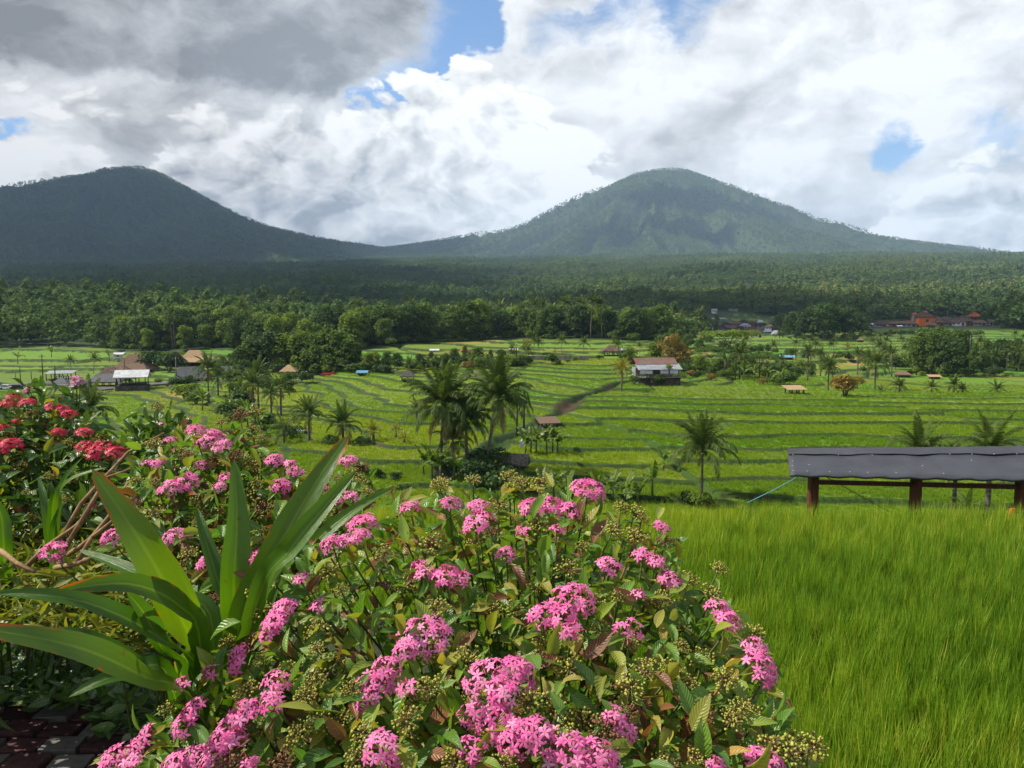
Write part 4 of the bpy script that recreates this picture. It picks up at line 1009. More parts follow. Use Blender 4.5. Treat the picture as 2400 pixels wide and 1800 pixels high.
# px, foot y, top y, kind, variant, label, group
TREES_AT = [
 (1572, 862, 776, 'rust', 0, 'rusty brown leaved tree standing behind the restaurant', None, .95), (1602, 866, 800, 'rust', 0, 'smaller brownish tree right of the rusty leaved one', None, .9), (1535, 856, 802, 'light', 0, 'yellow green tree behind the left half of the restaurant roof', None, 1.2),
 (1475, 852, 815, 'light', 1, 'bright green round tree left of the restaurant roof', None, 1.3), (1710, 850, 766, 'flat', 0, 'flat topped umbrella tree in front of the shaded village', None, 1.0), (1668, 862, 806, 'flat', 1, 'lower flat crowned tree left of the umbrella tree', None, 1.0),
 (1782, 886, 826, 'flat', 1, 'spreading dark tree between the palms right of the restaurant', None, 1.0), (1640, 880, 832, 'light', 1, 'small yellow flowering tree right of the restaurant terrace', None, 1.0), (1690, 884, 842, 'round', 1, 'round tree in the thicket right of the restaurant', None, 1.1),
 (1755, 884, 850, 'round', 2, 'low round tree under the tall green palm', None, 1.2), (1815, 900, 872, 'round', 0, 'bushy tree just left of the bamboo hut', None, 1.2)]
for px, fy, ty, k, v, lab, grp, ws in TREES_AT:
    p, s = spot(px, fy); sc = (fy - ty) * s / TREES[(k, v)][2]; o = tree((k, v), p, lab, grp, sc); o.scale = (sc * ws, sc * ws, sc)
def grove(lst, label, group, kinds):
    for px, fy, ty in lst:
        k = kinds[int(rng.integers(len(kinds)))]; p, s = spot(px, fy); sc = (fy - ty) * s / TREES[k][2]; o = tree(k, p, label, group, sc); w = rnd(.85, 1.15); o.scale = (sc * w, sc * w, sc)
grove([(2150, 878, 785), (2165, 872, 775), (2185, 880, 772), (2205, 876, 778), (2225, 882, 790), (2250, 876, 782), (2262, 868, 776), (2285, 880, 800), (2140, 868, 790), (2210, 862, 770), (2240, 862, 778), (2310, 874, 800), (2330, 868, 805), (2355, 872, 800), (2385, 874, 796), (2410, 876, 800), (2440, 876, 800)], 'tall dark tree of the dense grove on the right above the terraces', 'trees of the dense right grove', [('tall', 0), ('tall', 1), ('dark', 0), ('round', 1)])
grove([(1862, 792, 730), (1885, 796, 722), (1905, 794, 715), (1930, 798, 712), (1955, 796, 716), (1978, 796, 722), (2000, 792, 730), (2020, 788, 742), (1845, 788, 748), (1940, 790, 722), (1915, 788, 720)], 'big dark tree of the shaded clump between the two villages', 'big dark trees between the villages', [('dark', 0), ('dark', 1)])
grove([(2320, 758, 720), (2345, 760, 712), (2368, 764, 708), (2392, 764, 702), (2420, 766, 700), (2300, 762, 735), (2380, 770, 730), (2440, 770, 716)], 'tree on the small rise beside the orange roofed village', 'trees beside the orange roofed village', [('round', 0), ('round', 1), ('light', 0), ('dark', 0)])
grove([(2015, 790, 774), (2040, 788, 772), (2062, 786, 774), (2085, 786, 770), (2110, 784, 770), (2135, 784, 770), (2290, 786, 772), (2265, 784, 770), (2240, 782, 768), (2160, 782, 770), (2185, 782, 770), (2210, 782, 766)], 'low leafy tree in the green belt below the orange roofed village', 'low trees below the orange roofed village', [('round', 0), ('light', 1), ('round', 2), ('flat', 1)])
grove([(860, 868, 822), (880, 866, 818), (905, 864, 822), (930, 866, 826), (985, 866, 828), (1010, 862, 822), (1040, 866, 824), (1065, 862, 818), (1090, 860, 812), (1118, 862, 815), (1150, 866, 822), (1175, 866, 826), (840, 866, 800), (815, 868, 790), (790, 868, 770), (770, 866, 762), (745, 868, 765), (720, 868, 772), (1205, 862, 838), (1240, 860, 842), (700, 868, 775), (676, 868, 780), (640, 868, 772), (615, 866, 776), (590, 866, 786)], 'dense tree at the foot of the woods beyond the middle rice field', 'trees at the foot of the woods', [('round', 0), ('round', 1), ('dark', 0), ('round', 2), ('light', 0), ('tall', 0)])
grove([(560, 868, 812), (575, 884, 838), (545, 862, 822), (520, 856, 826), (610, 900, 856), (622, 920, 880)], 'dark tree behind the palms of the left grove', 'trees of the left grove', [('dark', 0), ('dark', 1), ('round', 0)])
grove([(1622, 800, 770), (1655, 802, 765), (1640, 826, 790), (1610, 818, 785), (1590, 812, 775), (1690, 826, 800), (1780, 826, 806), (1800, 830, 808), (1740, 858, 832), (1575, 806, 770), (1550, 800, 768), (1520, 795, 765)], 'leafy tree in the scattered wood in front of the shaded village', 'scattered trees before the shaded village', [('round', 0), ('dark', 1), ('round', 2), ('flat', 1)])
grove([(1650, 872, 846), (1668, 868, 840), (1702, 868, 842), (1722, 878, 850), (1748, 872, 846), (1800, 884, 858), (1825, 880, 856), (1850, 868, 846), (1880, 862, 842), (1905, 872, 850), (1930, 866, 846), (1968, 846, 826), (2030, 846, 824), (2078, 858, 832), (2100, 868, 838), (1610, 868, 838), (1850, 836, 818), (1910, 832, 814)], 'low bushy tree in the thicket between the restaurant and the dense right grove', 'low trees right of the restaurant', [('round', 0), ('round', 1), ('light', 0), ('dark', 1)])
def undergrowth():
    g = np.random.default_rng(88); P, S = [], []
    for o in [o for o in C.objects if o.get('category') == 'tree' and o.location.y > 100]:
        for k in range(3):
            x, y = o.location.x + g.normal() * 3.0, o.location.y + g.normal() * 1.6 - .6; P.append((x, y, ground_z(x, y) - .1)); S.append(g.uniform(1.0, 2.3))
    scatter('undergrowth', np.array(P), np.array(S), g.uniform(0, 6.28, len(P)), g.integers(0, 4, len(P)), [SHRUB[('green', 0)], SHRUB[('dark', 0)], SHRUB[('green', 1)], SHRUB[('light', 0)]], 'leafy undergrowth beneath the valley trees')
undergrowth()
# shrubs and bananas, each with its own place
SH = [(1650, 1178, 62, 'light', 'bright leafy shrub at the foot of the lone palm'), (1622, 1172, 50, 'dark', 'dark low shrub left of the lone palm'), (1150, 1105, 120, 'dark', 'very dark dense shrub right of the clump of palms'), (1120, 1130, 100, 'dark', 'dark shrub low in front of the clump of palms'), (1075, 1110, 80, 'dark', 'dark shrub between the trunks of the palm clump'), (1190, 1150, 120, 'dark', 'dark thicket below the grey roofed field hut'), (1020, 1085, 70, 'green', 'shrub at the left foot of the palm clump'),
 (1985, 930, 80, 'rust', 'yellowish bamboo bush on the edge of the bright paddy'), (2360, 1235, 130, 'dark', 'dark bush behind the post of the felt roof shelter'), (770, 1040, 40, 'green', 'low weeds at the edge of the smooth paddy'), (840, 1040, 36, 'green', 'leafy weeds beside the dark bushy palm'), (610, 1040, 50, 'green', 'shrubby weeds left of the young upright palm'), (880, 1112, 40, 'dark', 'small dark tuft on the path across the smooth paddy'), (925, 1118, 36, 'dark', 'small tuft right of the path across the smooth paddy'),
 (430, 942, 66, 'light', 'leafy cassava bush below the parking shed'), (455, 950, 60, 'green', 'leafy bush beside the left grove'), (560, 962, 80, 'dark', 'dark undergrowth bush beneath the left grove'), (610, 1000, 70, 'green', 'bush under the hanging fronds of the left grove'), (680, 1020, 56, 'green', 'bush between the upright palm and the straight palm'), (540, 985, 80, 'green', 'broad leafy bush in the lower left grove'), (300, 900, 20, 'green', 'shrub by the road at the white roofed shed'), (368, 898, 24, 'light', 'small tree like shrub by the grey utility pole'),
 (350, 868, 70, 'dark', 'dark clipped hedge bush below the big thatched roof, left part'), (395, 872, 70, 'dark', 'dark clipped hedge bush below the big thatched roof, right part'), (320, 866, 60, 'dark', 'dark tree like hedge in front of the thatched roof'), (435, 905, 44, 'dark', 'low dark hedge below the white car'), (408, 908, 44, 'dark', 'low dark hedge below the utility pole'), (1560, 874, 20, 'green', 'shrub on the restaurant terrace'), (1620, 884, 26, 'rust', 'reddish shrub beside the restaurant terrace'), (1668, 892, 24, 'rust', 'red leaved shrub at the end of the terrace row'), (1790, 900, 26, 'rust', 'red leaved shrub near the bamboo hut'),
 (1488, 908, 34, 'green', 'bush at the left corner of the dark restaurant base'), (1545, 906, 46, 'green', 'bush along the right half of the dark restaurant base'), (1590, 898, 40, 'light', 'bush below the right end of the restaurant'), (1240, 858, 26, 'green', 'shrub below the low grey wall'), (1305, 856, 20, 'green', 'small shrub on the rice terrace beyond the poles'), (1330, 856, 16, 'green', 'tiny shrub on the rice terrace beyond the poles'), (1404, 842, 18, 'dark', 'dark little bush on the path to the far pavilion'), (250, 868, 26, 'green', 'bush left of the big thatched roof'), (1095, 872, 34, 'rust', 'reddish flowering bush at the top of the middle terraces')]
for px, fy, w, k, lab in SH:
    p, s = spot(px, fy, 20 if fy > 1230 else None); z = w * s * .62; shrub(p, (z, z, z * rnd(.8, 1.05)), k, lab, 'shrubs of the valley')
row = [shrub(spot(px, 828)[0], .9, 'light', 'small round tree of the clipped row behind the thatched roofs', 'row of clipped round trees') for px in range(338, 430, 9)]
BAN = [(1010, 1115, 1.5, 8), (990, 1105, 1.3, 7), (1030, 1120, 1.3, 7), (1062, 1120, 1.2, 6), (1245, 1058, 1.25, 7), (1258, 1060, 1.35, 7), (1282, 1058, 1.3, 7), (1296, 1056, 1.3, 7), (1308, 1058, 1.2, 6), (1232, 1062, 1.0, 6), (1300, 1155, 1.0, 7), (1330, 1162, .9, 6), (1405, 1165, 1.0, 7), (1440, 1160, 1.1, 6), (1470, 1165, .9, 6), (1535, 1162, 1.25, 6), (1500, 1168, .8, 6), (1275, 1160, 1.0, 6), (1355, 1080, .1, 1), (1560, 1094, .9, 4), (535, 975, 1.6, 7), (560, 945, 1.8, 7), (575, 990, 1.5, 6), (470, 965, 1.5, 6), (600, 1010, 1.3, 6), (1665, 880, 1.5, 6), (1745, 890, 1.6, 6), (1770, 894, 1.5, 6), (1800, 898, 1.5, 6), (1835, 905, 1.4, 6), (1725, 888, 1.5, 6), (1570, 870, 1.2, 6), (120, 840, 1.3, 6), (40, 855, 1.6, 6), (255, 845, 1.4, 6)]
for i, (px, fy, h, n) in enumerate(BAN):
    if n < 2: continue
    where = 'at the foot of the big palm clump' if fy > 1095 and px < 1100 else 'on the weedy bank just beyond the near rice' if fy > 1090 else 'in the row right of the two thin poles' if 1200 < px < 1320 else 'in the left grove of palms' if 450 < px < 620 else 'among the trees right of the restaurant' if px > 1500 else 'on the far left terraces'
    p, s = spot(px, fy); banana(p, h, 'green banana plant ' + where, 'banana plants ' + where, n, 1.0 if fy > 1000 else 1.15, i)

# --- huts and houses
def gable(mb, w, d, z, rise, over=.25, th=.08, mi=0, ridge=None, flare=0.0, axis='x'):
    """roof over w (along x) by d (along y); ridge = ridge length (None = full gable). Slabs with thickness."""
    W, Dp = w / 2 + over, d / 2 + over; r = W if ridge is None else ridge / 2
    rows = [(W, Dp, 0.0)]
    if flare: rows.append((r + (W - r) * .52, Dp * .52, rise * (.5 - flare)))
    rows.append((r, 0.02, rise))
    V = []; F = []
    for off in (0.0, -th):
        for a, b, h in rows: V += [(-a, -b, z + h + off), (a, -b, z + h + off), (a, b, z + h + off), (-a, b, z + h + off)]
    n = len(rows)
    for o in (0, n * 4):
        for i in range(n - 1):
            for k in range(4):
                f = (o + i * 4 + k, o + i * 4 + (k + 1) % 4, o + i * 4 + 4 + (k + 1) % 4, o + i * 4 + 4 + k)
                if ridge is None and k in (1, 3) and False: continue
                F.append(f if o == 0 else f[::-1])
    for k in range(4): F.append((n * 4 + k, n * 4 + (k + 1) % 4, (k + 1) % 4, k))
    F.append(tuple(4 * (n - 1) + k for k in range(4)))
    mb.add(V, F, mi=mi); return mb
def shed(mb, w, d, z0, z1, over=.25, th=.06, mi=0):
    """single-pitch roof: z0 at the front edge, z1 at the back"""
    W, Dp = w / 2 + over, d / 2 + over
    V = [(-W, -Dp, z0), (W, -Dp, z0), (W, Dp, z1), (-W, Dp, z1)]; V += [(a, b, c - th) for a, b, c in V]
    return mb.add(V, [(0, 1, 2, 3), (7, 6, 5, 4), (0, 4, 5, 1), (1, 5, 6, 2), (2, 6, 7, 3), (3, 7, 4, 0)], mi=mi)
def house(name, label, cat, p, w, d, h, wall='plaster_white', roof='tile_roof', rise=None, ridge=None, flare=0, over=.35, rz=0, kind='hip', windows=2, door=True, group=None, posts=0, base=0.0, openh=False):
    t = thing(name, label, cat, p, rz, group)
    if base: MB().box((0, 0, base / 2 - .8), (w + .5, d + .5, base + 1.6)).build('base', MAT['rock'], t)
    if posts:
        for i in range(posts):
            for sy in (-1, 1):
                x = -w / 2 + w * i / (posts - 1); MB().box((0, 0, h / 2), (.13, .13, h)).build('post', MAT['wood_dark'], t, loc=(x, sy * d / 2, base))
        MB().box((0, 0, base + h * .16), (w, d, .10)).build('floor', MAT['wood_dark'], t)
    else:
        MB().box((0, 0, base + h / 2 - .4), (w, d, h + .8)).build('wall', MAT[wall], t)
        for i in range(windows):
            x = -w / 2 + w * (i + .7) / (windows + .4 + (1 if door else 0)); f = MB().box((0, 0, 0), (w * .13 + .25, .06, h * .32)).build('window', MAT['wood_dark'], t, loc=(x, -d / 2 - .02, base + h * .58))
            MB().box((0, -.035, 0), (w * .13 + .1, .03, h * .26)).build('pane', MAT['glass_dark'], f)
        if door: MB().box((0, 0, 0), (min(1.0, w * .18), .07, h * .72)).build('door', MAT['wood_dark'], t, loc=(w * .32, -d / 2 - .02, base + h * .36))
    mb = MB(); rise = rise or w * .28
    if kind == 'shed': shed(mb, w, d, base + h, base + h + rise, over)
    else: gable(mb, w, d, base + h, rise, over, .14, 0, ridge if kind == 'hip' else None, flare)
    mb.build('roof', MAT[roof], t)
    return t
def H(px, py, wpx, hpx, **k):
    """house standing with its foot at a photograph pixel, sized by how wide and tall it looks"""
    d_ = k.pop('dist', None); p, s = spot(px, py, d_); w = wpx * s; a = math.atan2(p.x, p.y); k.setdefault('rz', -a * .6 + rnd(-.15, .15))
    lab = k.pop('label'); nm = k.pop('name', 'house'); cat = k.pop('cat', 'house'); dep = k.pop('deep', .7) * w
    return house(nm, lab, cat, p, w, dep, hpx * s, **k), p, s
# restaurant on the hillside
def restaurant():
    p, s = spot(1536, 902); t = thing('restaurant', 'hillside restaurant with rust red and grey roof above a dark stone base', 'restaurant', p, R(10)); u = s
    u *= .92; w = 106 * u; d = 66 * u
    MB().box((0, 0, 3 * u), (w * 1.04, d, 34 * u)).build('base', MAT['rock'], t)
    fl = MB(); fl.box((0, -d * .1, 21 * u), (w * 1.12, d * 1.15, 1.6 * u)).build('terrace_floor', MAT['concrete'], t)
    for k in range(6):
        x = -w * .5 + w * k / 5; MB().box((0, 0, 0), (1.6 * u, 1.6 * u, 20 * u)).build('post', MAT['wood_dark'], t, loc=(x, -d * .42, 31 * u))
    MB().box((0, d * .25, 33 * u), (w * .96, d * .4, 22 * u)).build('back_wall', MAT['plaster_grey'], t)
    def slab(name, mat, y0, z0, y1, z1, x0=-.52, x1=.52, th=.9):
        V = [(x0 * w, y0, z0), (x1 * w, y0, z0), (x1 * w, y1, z1), (x0 * w, y1, z1)]; V += [(a, b, c - th * u) for a, b, c in V]
        return MB().add(V, [(0, 1, 2, 3), (7, 6, 5, 4), (0, 4, 5, 1), (1, 5, 6, 2), (2, 6, 7, 3), (3, 7, 4, 0)]).build(name, MAT[mat], t)
    slab('lower_roof', 'tin_grey', -d * .60, 41 * u, -d * .18, 54 * u, -.55, .55)
    slab('roof', 'tin_rust', -d * .24, 53.2 * u, d * .18, 68 * u); slab('rear_roof', 'tin_rust', d * .185, 68 * u, d * .62, 50 * u)
    for x, wd in ((-.44, .13), (-.28, .17), (.10, .20), (.34, .20)):
        sc = MB(); sc.box((0, 0, 0), (w * wd, .5 * u, 13 * u)); o = sc.build('roller_blind', MAT['panel_pale'], t, loc=(x * w, -d * .56, 37 * u), rot=(-.25, 0, 0))
    for k in range(5): MB().box((0, 0, 0), (w * .10, .3 * u, .8 * u)).build('louvre', MAT['plaster_white'], t, loc=(-.44 * w, -d * .59 - .2, (33 + 2.2 * k) * u))
    rl = MB()
    for k in range(15): rl.box((-w * .54 + w * 1.08 * k / 14, -d * .66, 25 * u), (.5 * u, .5 * u, 7 * u))
    rl.box((0, -d * .66, 28.5 * u), (w * 1.1, .7 * u, .7 * u)); rl.box((0, -d * .66, 25 * u), (w * 1.1, .5 * u, .5 * u)); rl.build('railing', MAT['bamboo'], t)
    MB().box((0, 0, 0), (8 * u, .3 * u, 11 * u)).build('door', MAT['tin_grey'], t, loc=(-.18 * w, -d * .505, 13 * u))
    for k in range(7):
        q = thing('terrace_table', 'wooden table on the restaurant terrace', 'table', p + Matrix.Rotation(R(10), 3, 'Z') @ Vector((-w * .42 + w * .14 * k, -d * .5, 21.9 * u)), R(10), 'tables on the restaurant terrace')
        MB().box((0, 0, 5 * u), (7 * u, 4 * u, .5 * u)).build('tabletop', MAT['bamboo'], q)
        for sx in (-1, 1): MB().box((sx * 2.6 * u, 0, 2.4 * u), (.5 * u, 3 * u, 4.8 * u)).build('leg', MAT['wood_dark'], q)
restaurant()
p, s = spot(1536, 902); shrub(p + Matrix.Rotation(R(10), 3, 'Z') @ Vector((.16 * 112 * s, -.62 * 66 * s, 37 * s)), (26 * s, 11 * s, 13 * s), 'light', 'pale climbing plant draped over the middle of the restaurant eaves', None, 'climbing_plant', 'climber')
for k in range(9):
    q, s = spot(1600 + k * 9, 884 - k * .3); o = thing('railing_post', 'bamboo railing post at the right end of the restaurant terrace', 'railing', q, 0, 'railing posts right of the restaurant'); MB().box((0, 0, .35), (.10, .10, .8)).build('post', MAT['bamboo'], o); MB().box((.35, 0, .62), (.75, .05, .06)).build('rail', MAT['bamboo'], o)
# field huts
H(1285, 996, 38, 13, name='field_hut', cat='hut', label='small open bamboo hut with a brown plank roof by the ravine', roof='thatch_brown', posts=3, rise=.45, kind='shed', over=.3, rz=.25)
H(1210, 1094, 44, 16, name='field_hut', cat='hut', label='open field hut with a grey plank roof beside the palm clump', roof='wood_grey', posts=3, rise=.7, kind='gable', over=.3, rz=-.2)
H(1865, 926, 34, 13, name='bamboo_hut', cat='hut', label='little bamboo hut with a pale flat thatch roof on the bright terraces', roof='thatch_tan', posts=3, rise=.4, kind='shed', over=.35, rz=.1)
H(955, 892, 27, 11, name='field_hut', cat='hut', label='small grey roofed open hut on the top of the middle terraces', roof='thatch_grey', posts=3, rise=.9, kind='hip', ridge=.4, over=.35)
H(1432, 830, 34, 12, name='pavilion', cat='pavilion', label='brown hipped roof pavilion at the far end of the middle terraces', roof='tile_roof', posts=4, rise=1.2, ridge=.8, over=.5)
H(1466, 822, 18, 8, name='pavilion', cat='pavilion', label='small grey roofed shelter just right of the hipped pavilion', roof='tin_grey', posts=3, rise=.3, kind='shed')
H(422, 995, 24, 7, name='field_hut', cat='hut', label='dark pointed roof hut just behind the pale pink pentas', roof='thatch_dark', posts=3, rise=.8, ridge=.2)
p, s = spot(1222, 1075); cb = MB(); cb.box((0, 0, .25), (.32, .22, .5), taper=.6).box((.08, 0, .58), (.2, .16, .2), .4, 0, .3); tag(cb.build('sack', MAT['cloth_white'], None, loc=p + Vector((0, 0, .9))), 'pale blue white sack hanging at the corner of the grey roofed hut', 'sack')
# thatched compound on the left
H(315, 872, 58, 12, name='thatched_house', label='largest thatched house with a steep dark brown ridge', wall='wood_dark', roof='thatch_brown', rise=3.1, ridge=2.4, flare=.12, over=1.4, rz=.0, windows=3)
H(283, 886, 44, 8, name='thatched_house', label='lower thatched roof in front of the largest thatched house', wall='wood_dark', roof='thatch_brown', rise=1.9, ridge=.8, flare=.08, over=1.0, rz=.1)
H(410, 858, 40, 10, name='thatched_house', label='dark pyramid roofed house between the two large thatched ones', wall='plaster_grey', roof='thatch_dark', rise=2.3, ridge=.9, flare=.10, over=.8)
H(456, 852, 48, 12, name='thatched_house', label='pale new thatched house with a tall pinched ridge', wall='wood_dark', roof='thatch_tan', rise=2.5, ridge=2.4, flare=.16, over=1.3)
H(500, 856, 24, 8, name='thatched_house', label='small pale thatched roof right of the pinched ridge', wall='wood_dark', roof='thatch_tan', rise=1.2, ridge=.8, over=.5)
H(308, 914, 60, 20, name='pavilion', cat='pavilion', label='open pavilion with a bright white metal roof by the road', roof='tin_white', posts=4, rise=1.1, kind='gable', over=.5, base=.9, deep=.75)
H(246, 908, 58, 14, name='pavilion', cat='pavilion', label='open dining pavilion with a dark grey metal roof', roof='tin_dark', posts=5, rise=1.3, ridge=3.0, over=.6)
H(258, 888, 44, 10, name='house', label='brown roofed house behind the dark dining pavilion', wall='plaster_grey', roof='tile_roof', rise=1.3, ridge=2, over=.5)
H(277, 842, 18, 9, name='hut', cat='hut', label='small white roofed hut on the left terraces above the thatch', wall='plaster_white', roof='tin_white', rise=.4, kind='shed', windows=1, door=False)
H(140, 906, 26, 8, name='hut', cat='hut', label='low green hut with a dark pyramid roof beside the car park', wall='tin_blue', roof='tin_dark', rise=.9, ridge=.5, over=.35, windows=1)
H(140, 895, 52, 17, name='carport', cat='carport', label='open carport with a thin pale flat roof by the parking', roof='tin_grey', posts=4, rise=.35, kind='shed', over=.3)
H(374, 856, 28, 6, name='hut', cat='hut', label='low white metal roof between the thatched houses', wall='plaster_grey', roof='tin_white', rise=.5, kind='shed', windows=1, door=False)
H(446, 892, 62, 10, name='parking_shed', cat='shed', label='dark roofed parking shed sheltering the white car', roof='tin_dark', posts=5, rise=2.0, ridge=4.0, over=.6)
H(530, 876, 30, 6, name='shed', cat='shed', label='low grey roof behind the palms of the left grove', roof='tin_dark', wall='plaster_grey', rise=1.0, ridge=2, over=.5)
H(676, 880, 24, 12, name='gazebo', cat='gazebo', label='little gazebo with an orange straw roof at the edge of the woods', roof='thatch_tan', posts=3, rise=1.2, ridge=.4, over=.6)
H(848, 878, 18, 5, name='shelter', cat='shelter', label='low shelter with a bright blue tarpaulin roof', roof='tin_blue', posts=3, rise=.3, kind='shed')
H(1203, 826, 14, 4, name='shelter', cat='shelter', label='tiny white roofed shelter beyond the middle terraces', roof='tin_white', posts=2, rise=.2, kind='shed')
H(1018, 826, 16, 4, name='hut', cat='hut', label='white walled hut in the trees beyond the middle terraces', wall='plaster_white', roof='tin_white', rise=.3, kind='shed', windows=1, door=False)
H(1090, 826, 16, 4, name='hut', cat='hut', label='red roofed hut in the trees beyond the middle terraces', wall='plaster_grey', roof='tile_orange', rise=.6, ridge=.8, windows=1, door=False)
H(1845, 842, 28, 6, name='shed', cat='shed', label='long low shed with a pale blue roof among the right palms', wall='wood_dark', roof='tin_blue', rise=.4, kind='shed', windows=1, door=False)
H(1886, 838, 14, 7, name='hut', cat='hut', label='teal walled hut behind the slim palms', wall='tin_blue', roof='tin_grey', rise=.3, kind='shed', windows=1, door=False)
H(2118, 882, 30, 7, name='shed', cat='shed', label='low brown roofed shed at the left foot of the dense grove', wall='wood_dark', roof='thatch_brown', rise=.6, ridge=1.2, windows=1, door=False)
H(2016, 802, 12, 5, name='hut', cat='hut', label='small brown hut alone on the far right terraces', wall='wood_dark', roof='thatch_brown', rise=.6, ridge=.4, windows=0, door=False)
H(2276, 782, 16, 6, name='hut', cat='hut', label='small white blue hut below the far village', wall='tin_blue', roof='tin_white', rise=.3, kind='shed', windows=1, door=False)
H(2193, 888, 20, 6, name='shed', cat='shed', label='tan sheet lean to under the dense grove', wall='wood_dark', roof='thatch_tan', rise=.3, kind='shed', windows=0, door=False)
# village with the orange house, on the right
H(2160, 764, 40, 20, name='orange_house', label='bright orange walled house with a brown hipped roof', wall='plaster_orange', roof='tile_roof', rise=2.2, ridge=2.4, over=.5, windows=1, door=False, rz=.1, deep=.8)
def tower(px, py, w, h, label):
    p, s = spot(px, py); t = thing('rooftop_shrine', label, 'shrine', p, 0, 'shrine towers of the orange house')
    MB().box((0, 0, h * s / 2), (w * s, w * s, h * s)).build('wall', MAT['plaster_grey'], t); mb = MB(); gable(mb, w * s, w * s, h * s, w * s * .6, .35, .1, 0, .1); mb.build('roof', MAT['tile_orange'], t)
    MB().box((0, 0, h * s + w * s * .62), (.2, .2, .5), taper=.3).build('finial', MAT['tile_orange'], t)
tower(2140, 764, 7, 27, 'slim grey shrine tower with a small orange cap, left one'); tower(2164, 760, 7, 27, 'slim grey shrine tower with an orange cap behind the orange house')
VIL = [(2100, 766, 30, 7), (2125, 766, 34, 7), (2080, 764, 26, 6), (2192, 764, 26, 8), (2215, 764, 22, 7), (2240, 764, 30, 9), (2262, 762, 34, 9), (2292, 764, 26, 7), (2310, 762, 22, 7), (2210, 756, 30, 7), (2060, 766, 22, 6), (2250, 756, 30, 7), (2180, 768, 20, 6), (2330, 756, 20, 7)]
for i, (px, py, w, h) in enumerate(VIL): H(px, py, w, h, label='brown tiled roof house in the cluster round the orange house', group='brown houses round the orange house', wall=('plaster_brick', 'plaster_grey', 'plaster_white')[i % 3], roof='tile_roof', rise=1.3, ridge=2.0, over=.5, windows=2)
H(2280, 754, 24, 12, label='taller house with a bright orange pyramid roof, far right village', wall='plaster_brick', roof='tile_orange', rise=2.0, ridge=.8, over=.6)
H(2340, 752, 20, 8, label='house with a dull orange roof behind the trees, far right', wall='plaster_brick', roof='tile_orange', rise=1.2, ridge=1, over=.5)
H(2048, 766, 18, 4, name='shed', cat='shed', label='white roofed shed left of the orange house village', wall='plaster_grey', roof='tin_white', rise=.8, kind='shed', windows=1, door=False)
H(2106, 768, 8, 3, name='shed', cat='shed', label='tiny white roof low in front of the brown houses', wall='plaster_grey', roof='tin_white', rise=.4, kind='shed', windows=0, door=False)
# shaded village in the middle distance
SHV = [(1660, 772, 16, 8, 'plaster_white', 'tin_white', 'pale roofed house at the left end of the shaded village'), (1745, 772, 24, 9, 'plaster_white', 'tin_grey', 'white house with a long pale roof in the shaded village'), (1755, 782, 22, 9, 'plaster_white', 'tile_roof', 'white fronted house low in the shaded village'), (1770, 790, 26, 9, 'plaster_white', 'tile_roof', 'white walled two room house nearest in the shaded village'), (1802, 774, 20, 8, 'plaster_white', 'thatch_tan', 'house with a cream wall in the shaded village'), (1852, 768, 12, 7, 'plaster_white', 'tin_white', 'bright white gable at the right end of the shaded village'), (1780, 762, 12, 7, 'plaster_white', 'tin_white', 'small bright white house high in the shaded village'), (1798, 782, 14, 5, 'plaster_grey', 'tin_white', 'low shed with a white sheet roof in the shaded village'), (1818, 786, 16, 4, 'plaster_grey', 'tin_white', 'long low pale roof at the lower edge of the shaded village')]
for px, py, w, h, wl, rf, lab in SHV: H(px, py, w, h, label=lab, wall=wl, roof=rf, rise=1.5, ridge=2, over=.4, group='white houses of the shaded village')
for i, (px, py, w) in enumerate([(1680, 770, 24), (1700, 768, 26), (1722, 766, 28), (1740, 764, 26), (1762, 766, 22), (1785, 770, 24), (1810, 768, 26), (1830, 768, 24), (1842, 772, 20), (1690, 776, 22), (1715, 776, 26), (1734, 780, 24), (1822, 776, 24), (1840, 780, 20), (1640, 768, 24), (1620, 766, 26), (1590, 770, 30), (1560, 772, 34), (1530, 774, 30)]): H(px, py, w, 7, label='dark brown roofed house crowded in the shaded village', group='dark roofed houses of the shaded village', wall=('plaster_brick', 'plaster_grey')[i % 2], roof=('tile_roof', 'thatch_dark')[i % 2], rise=1.9, ridge=2.5, over=.5, windows=1)
H(1672, 742, 12, 9, label='white upper storey house above the shaded village', wall='plaster_white', roof='tin_white', rise=.4, kind='shed', dist=640)
H(1682, 750, 28, 3, name='shed', cat='shed', label='long pale roof on the slope above the shaded village', wall='plaster_grey', roof='tin_grey', rise=.6, kind='shed', windows=1, door=False, dist=600)
H(1716, 736, 20, 3, name='shed', cat='shed', label='pale low shed at the top of the dark field above the village', wall='plaster_grey', roof='tin_grey', rise=.6, kind='shed', windows=1, door=False, dist=660)

# --- walls, poles, vehicles
p, s = spot(1285, 848); wl = MB(); wl.box((0, 0, .3), (190 * s, .35, 1.1)); tag(wl.build('field_wall', MAT['concrete'], None, loc=p, rot=(0, 0, -.05)), 'low grey wall crossing the far end of the middle terraces', 'wall')
def pole(px, fy, ty, label, mat='pole_dark', r=.09, arm=False, name='utility_pole', cat='pole', group=None):
    p, s = spot(px, fy); t = thing(name, label, cat, p, 0, group); h = (fy - ty) * s; mb = MB(); mb.tube([(0, 0, -.3), (0, 0, h)], [r, r * .75], 7); mb.build('shaft', MAT[mat], t, True)
    if arm: MB().box((0, 0, h - .35), (1.3, .09, .09)).build('crossarm', MAT['wood_dark'], t); 
    if arm:
        for x in (-.5, .5): MB().box((x, 0, h - .22), (.07, .07, .16), taper=.6).build('insulator', MAT['plaster_white'], t)
pole(1212, 1022, 938, 'thin dark pole right of the palm clump, left of two', r=.10, name='pole'); pole(1228, 1022, 938, 'thin dark pole right of the palm clump, right of two', r=.12, name='pole')
